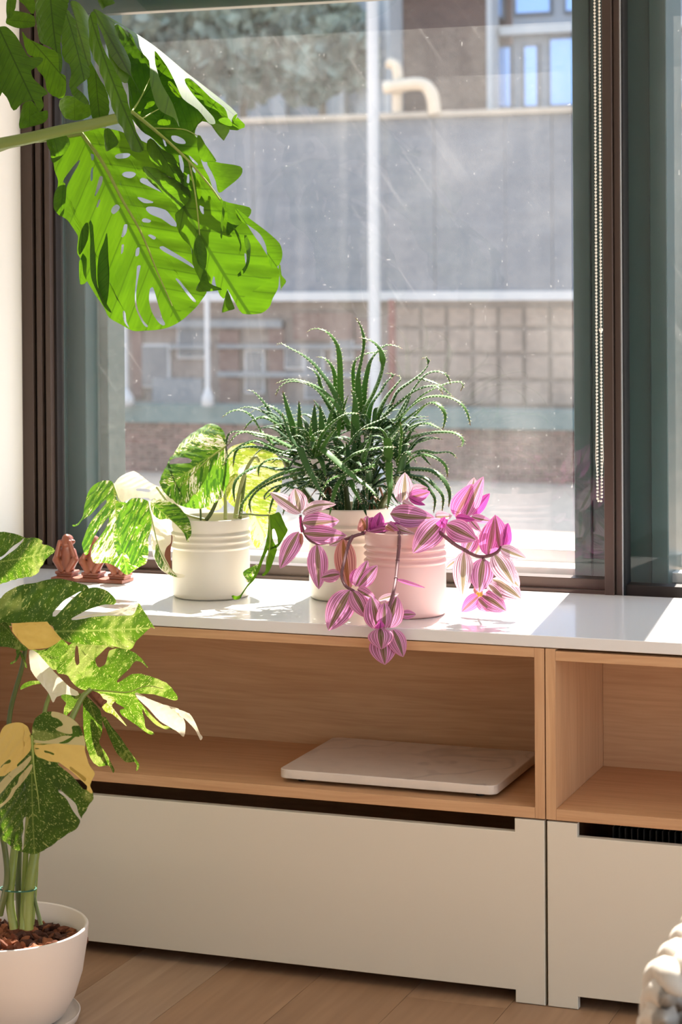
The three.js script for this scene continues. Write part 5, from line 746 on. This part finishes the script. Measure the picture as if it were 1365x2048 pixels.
{
  const B = (px, py) => 0, Y = { ledge: [-9.21,-.281,-22][1], pTop: [-9.199,1.103,-22][1], pBot: [-9.199,1.195,-22][1], clad: [-9.182,3.475,-22][1] };
  const XL = [-13.65,0.427,-22][0] - 3, XR = [-4.176,0.477,-22][0] + 24;
  // lower storey: weathered panels behind posts
  const tan = std({ roughness: 0.9, map: texture(256, 256, (u, v) => lerp3([134, 118, 106], [108, 96, 88], fbm(u * 8, v * 20, 181))) }), rust = std({ color: '#5e4a45', roughness: 0.95 }), pale = std({ color: '#a3a5a6', roughness: 0.8 }), glass = std({ color: '#454d55', roughness: 0.3 }), greyM = std({ color: '#6b7074', roughness: 0.8 });
  const low = thing('storefront', 'weathered low building front of tan and rusty panels with dark windows across the yard', 'building', [-8.5, -1.25, FZ - 0.8]);
  part('wall', box(XL, XR, -1.25, Y.pTop, FZ - 1.6, FZ - 0.8, 0), std({ color: '#6c635e', roughness: 0.95 }), low);
  const xs = [-8.135,-7.776,-7.421,-7.068,-6.719,-6.373,-6.030,-5.664,-5.327];
  const ys = [-0.282,0.055,0.392,0.729,1.014];
  for (let i = 0; i < xs.length - 1; i++) for (let j = 0; j < ys.length - 1; j++) part('panel', box(xs[i] + 0.025, xs[i + 1] - 0.025, ys[j] + 0.025, ys[j + 1] - 0.025, FZ - 0.8, FZ - 0.72, 0.006, 'x', i * 0.3 + j), tan, low);
  for (const [a, b, c, d] of [[-11.882,-11.428,-0.105,0.496],[-11.315,-10.867,0.296,0.763],[-9.730,-9.442,0.162,0.496],[-9.442,-9.156,-0.239,0.496],[-9.049,-8.730,0.296,0.697],[-10.313,-10.020,-0.172,0.429]]) { const w = part('window', box(a, b, c, d, FZ - 0.8, FZ - 0.75, 0.006), pale, low); part('pane', box(a + 0.03, b - 0.03, c + 0.03, d - 0.03, FZ - 0.76, FZ - 0.735, 0), glass, w); }
  for (const [a, b, c, d] of [[-11.997,-11.844,-0.239,0.830],[-10.681,-10.386,-0.305,0.697],[-9.948,-9.730,-0.305,0.830],[-9.586,-8.730,0.563,0.930],[-8.695,-8.484,-0.239,0.830]]) part('rust_panel', box(a, b, c, d, FZ - 0.8, FZ - 0.73, 0.006), rust, low);
  for (const [a, b, c, d] of [[-11.654,-10.904,-0.319,0.029],[-11.390,-10.829,0.429,0.496],[-10.681,-8.449,0.055,0.129],[-10.681,-8.449,0.443,0.496],[-12.111,-9.730,0.723,0.830]]) part('ledge', box(a, b, c, d, FZ - 0.8, FZ - 0.66, 0.006), greyM, low);
  // wide grey cladding above
  const cladTex = texture(512, 256, (u, v) => lerp3([92, 100, 110], [76, 84, 94], fbm(u * 40, v * 4, 191) * 0.7 + 0.3 * noise(u * 120, v * 2, 193)));
  const cl = thing('clad_wall', 'broad grey metal cladding band above the low storefront across the yard', 'wall', [-8.5, Y.pBot, FZ - 0.6]);
  const cm = std({ map: rep(cladTex, 0.25, 0.4), roughness: 0.6 });
  const seams = [-15.222,-13.474,-11.870,-10.111,-8.207,-7.542,-6.580,-5.962,-5.449,-3.952,-2.161,-0.178,1.959,4.214,6.999,9.965];
  for (let i = 0; i < seams.length - 1; i++) part('panel', box(seams[i] + 0.002, seams[i + 1] - 0.002, Y.pBot, Y.clad, FZ - 0.9, FZ - 0.6 - 0.01 * (i % 2), 0.006, 'y', i), cm, cl);
  part('ledge', box(XL, XR, Y.pTop - 0.02, Y.pBot + 0.01, FZ - 0.9, FZ - 0.5, 0.01), pale, cl); part('coping', box(XL, XR, Y.clad - 0.005, Y.clad + 0.07, FZ - 0.95, FZ - 0.5, 0.01), std({ color: '#8f887c', roughness: 0.8 }), cl);
  part('backing', box(XL, XR, Y.pBot, Y.clad - 0.02, FZ - 1.2, FZ - 0.91, 0), greyM, cl);
  // posts
  const post = (x, y0, y1, r, label) => { const t = thing('street_pole', label, 'pole', [x, y0, FZ + 0.3]); part('pole', new THREE.CylinderGeometry(r, r, y1 - y0, 20).translate(x, (y0 + y1) / 2, FZ + 0.3), pale, t); part('base', lathe([[0, 0], [r * 2.4, 0], [r * 2.2, 0.12], [r * 1.3, 0.2], [r, 0.24]], [x, y0, FZ + 0.3], 24), pale, t); return t; };
  post([-10.39,0.455,-21.7][0], [-10.396,-.28,-21.7][1], [-10.384,1.176,-21.7][1], 0.035, 'thin white post on the coping, left of the tall pole');
  post([-11.613,0.448,-21.7][0], [-11.619,-.298,-21.7][1], [-11.606,1.181,-21.7][1], 0.06, 'thick white post on the coping beside the left green window trim');
  post([-8.059,0.467,-21.7][0], -1.25, 9, 0.075, 'tall pale pole rising past the grey cladding in the middle');
  const dp = thing('downpipe', 'rusty red downpipe on the low building just right of the tall pole', 'pipe', [[-8.031,0.447,-22.3][0], -1.25, FZ - 0.3]); part('pipe', new THREE.CylinderGeometry(0.05, 0.05, Y.pTop + 1.25, 16).translate([-8.031,0.447,-22.3][0], (Y.pTop - 1.25) / 2, FZ - 0.3), std({ color: '#6c3832', roughness: 0.8 }), dp);
  // vent pipe bends on the roof edge
  const vp = thing('vent_pipe', 'fat cream vent pipe with two elbows on the cladding roof edge', 'pipe', [-7.496,3.525,-22.5]);
  const cream = std({ color: '#b3a590', roughness: 0.6 });
  part('riser', tube([[-8.172,4.204,-22.6],[-8.075,4.174,-22.6],[-8.034,4.042,-22.6],[-8.043,3.78,-22.6],[-8.044,3.551,-22.6]], 0.07, 0.07, 24, 14), cream, vp);
  part('cross_pipe', tube([[-8.181,3.869,-22.5],[-7.973,3.887,-22.5],[-7.767,3.905,-22.5],[-7.616,3.873,-22.5],[-7.535,3.754,-22.5],[-7.496,3.506,-22.5]], 0.085, 0.085, 30, 14), cream, vp);
  // upper buildings
  const Z2 = FZ - 5, brown = thing('brick_building', 'brown brick building upper storey behind the vent pipe', 'building', [-8.794,3.804,-27]);
  const bx = [-9.460,-8.173,-8.095,-8.001,11.685,-10.012,-9.476], yb = [-8.795,3.622,-27][1];
  part('wall', box(bx[0], bx[2], -1.25, 11, Z2 - 3, Z2, 0), std({ roughness: 0.95, map: rep(texture(128, 128, (u, v) => { const r = Math.floor(v * 16), m = (v * 16) % 1 < 0.14 || ((u * 8 + (r % 2) * 0.5) % 1) < 0.06; return m ? [96, 82, 76] : lerp3([86, 64, 56], [70, 52, 47], hash(Math.floor(u * 8 + (r % 2) * 0.5), r, 3)); }), 0.7, 0.9) }), brown);
  const office = thing('office_building', 'pale grey office building with tall windows painted blue for reflected sky at the upper right', 'building', [-7.308,3.755,-27]);
  part('pilaster', box(bx[2] + 0.01, bx[3], -1.25, 11, Z2 - 0.25, Z2 + 0.15, 0.01), pale, office);
  part('wall', box(bx[3] + 0.2, bx[4], -1.25, 12, Z2 - 1.2, Z2 - 0.3, 0), std({ color: '#84898f', roughness: 0.8 }), office);
  const blue = std({ color: '#86a8d6', roughness: 0.15, metalness: 0.3 }), frame = std({ color: '#565c63', roughness: 0.6 });  // pane colour carries the reflected sky
  for (const [a, b, c, d] of [[-8.009,-7.836,3.964,4.853],[-7.601,-7.415,3.964,4.853],[-7.198,-6.828,3.964,4.943],[-6.492,-6.082,3.964,4.943],[-8.009,-7.962,5.335,6.012],[-7.726,-7.213,5.365,6.012],[-6.951,-6.767,5.365,6.012],[-6.461,-6.007,5.365,6.012]]) { const w = part('window', box(a - 0.04, b + 0.04, c - 0.04, d + 0.04, Z2 - 0.32, Z2 - 0.25, 0.006), frame, office); part('pane', box(a, b, c, d, Z2 - 0.26, Z2 - 0.235, 0), blue, w); }
  part('cornice', box(bx[3] + 0.04, bx[4], [-7.455,5.028,-27][1], [-7.454,5.163,-27][1], Z2 - 0.3, Z2 - 0.1, 0.01), pale, office);
  const col = thing('column_block', 'pale concrete column between the tall pole and the brown brick building', 'column', [(bx[5] + bx[6]) / 2, -1.25, Z2 + 0.4]); part('shaft', box(bx[5], bx[6], -1.25, 11, Z2, Z2 + 0.6, 0.02), std({ color: '#8e959b', roughness: 0.8 }), col);
  part('edge', box(bx[6] - 0.06, bx[6] + 0.02, -1.25, 11, Z2 + 0.1, Z2 + 0.64, 0.01), pale, col);
  const back = thing('grey_building', 'hazy grey building behind the added trees at the upper left', 'building', [-14, -1.25, FZ - 9]); const bw = part('wall', box(-26, bx[5] - 0.2, -1.25, 9.5, FZ - 10, FZ - 9, 0), std({ color: '#66717c', roughness: 0.8 }), back);
  for (let i = 0; i < 12; i++) part('pier', box(-22 + i * 1.1, -21.75 + i * 1.1, -1.25, 9.4, FZ - 9, FZ - 8.85, 0.01), std({ color: '#7b858d', roughness: 0.8 }), back);
  // added trees, standing in for indoor plants reflected in the glass
  const leafG = new THREE.CircleGeometry(0.17, 6), leafM = std({ roughness: 0.8, side: THREE.DoubleSide }); leafG.scale(1, 0.6, 1);
  const greens = [[0.15, 0.18, 0.14], [0.18, 0.21, 0.17], [0.13, 0.16, 0.13]];  // greyed and lightened, which puts the haze into the leaf colour
  [[[-12.991,4.766,-26], 1.0, 'leafy tree added for plants reflected in the glass, nearest the left window trim'], [[-11.732,5.168,-26], 1.15, 'leafy tree added for plants reflected in the glass, between two others'], [[-10.432,4.882,-26], 0.9, 'leafy tree added for plants reflected in the glass, next to the pale column']].forEach(([c, R, label], i) => {
    const t = thing('reflection_tree', label, 'reflection_tree', [c[0], -1.25, c[2]]); part('trunk', tube([[c[0], -1.25, c[2]], [c[0] + 0.1, 1.5, c[2]], [c[0], c[1], c[2]]], 0.12, 0.05), std({ color: '#5a4a3c', roughness: 1 }), t);
    const im = new THREE.InstancedMesh(leafG, leafM, 1500), d = new THREE.Object3D(), col2 = new THREE.Color();
    for (let k = 0; k < 1500; k++) { const a = rnd() * 6.283, b = Math.acos(rr(-1, 1)), q = R * (0.55 + 0.5 * noise(a * 2, b * 3, i + 5)) * Math.cbrt(rnd()) * 1.2; d.position.set(q * Math.sin(b) * Math.cos(a), q * Math.cos(b) * 0.9 + c[1] + 1.25, q * Math.sin(b) * Math.sin(a) * 0.6); d.rotation.set(rr(-1, 1), rr(-3, 3), rr(-1, 1)); d.updateMatrix(); im.setMatrixAt(k, d.matrix); const g = greens[k % 3], f = rr(0.7, 1.3); im.setColorAt(k, col2.setRGB(g[0] * f, g[1] * f, g[2] * f)); }
    im.name = 'foliage'; im.userData.kind = 'stuff'; im.castShadow = true; t.add(im);
  });
}


renderer.render(scene, camera);
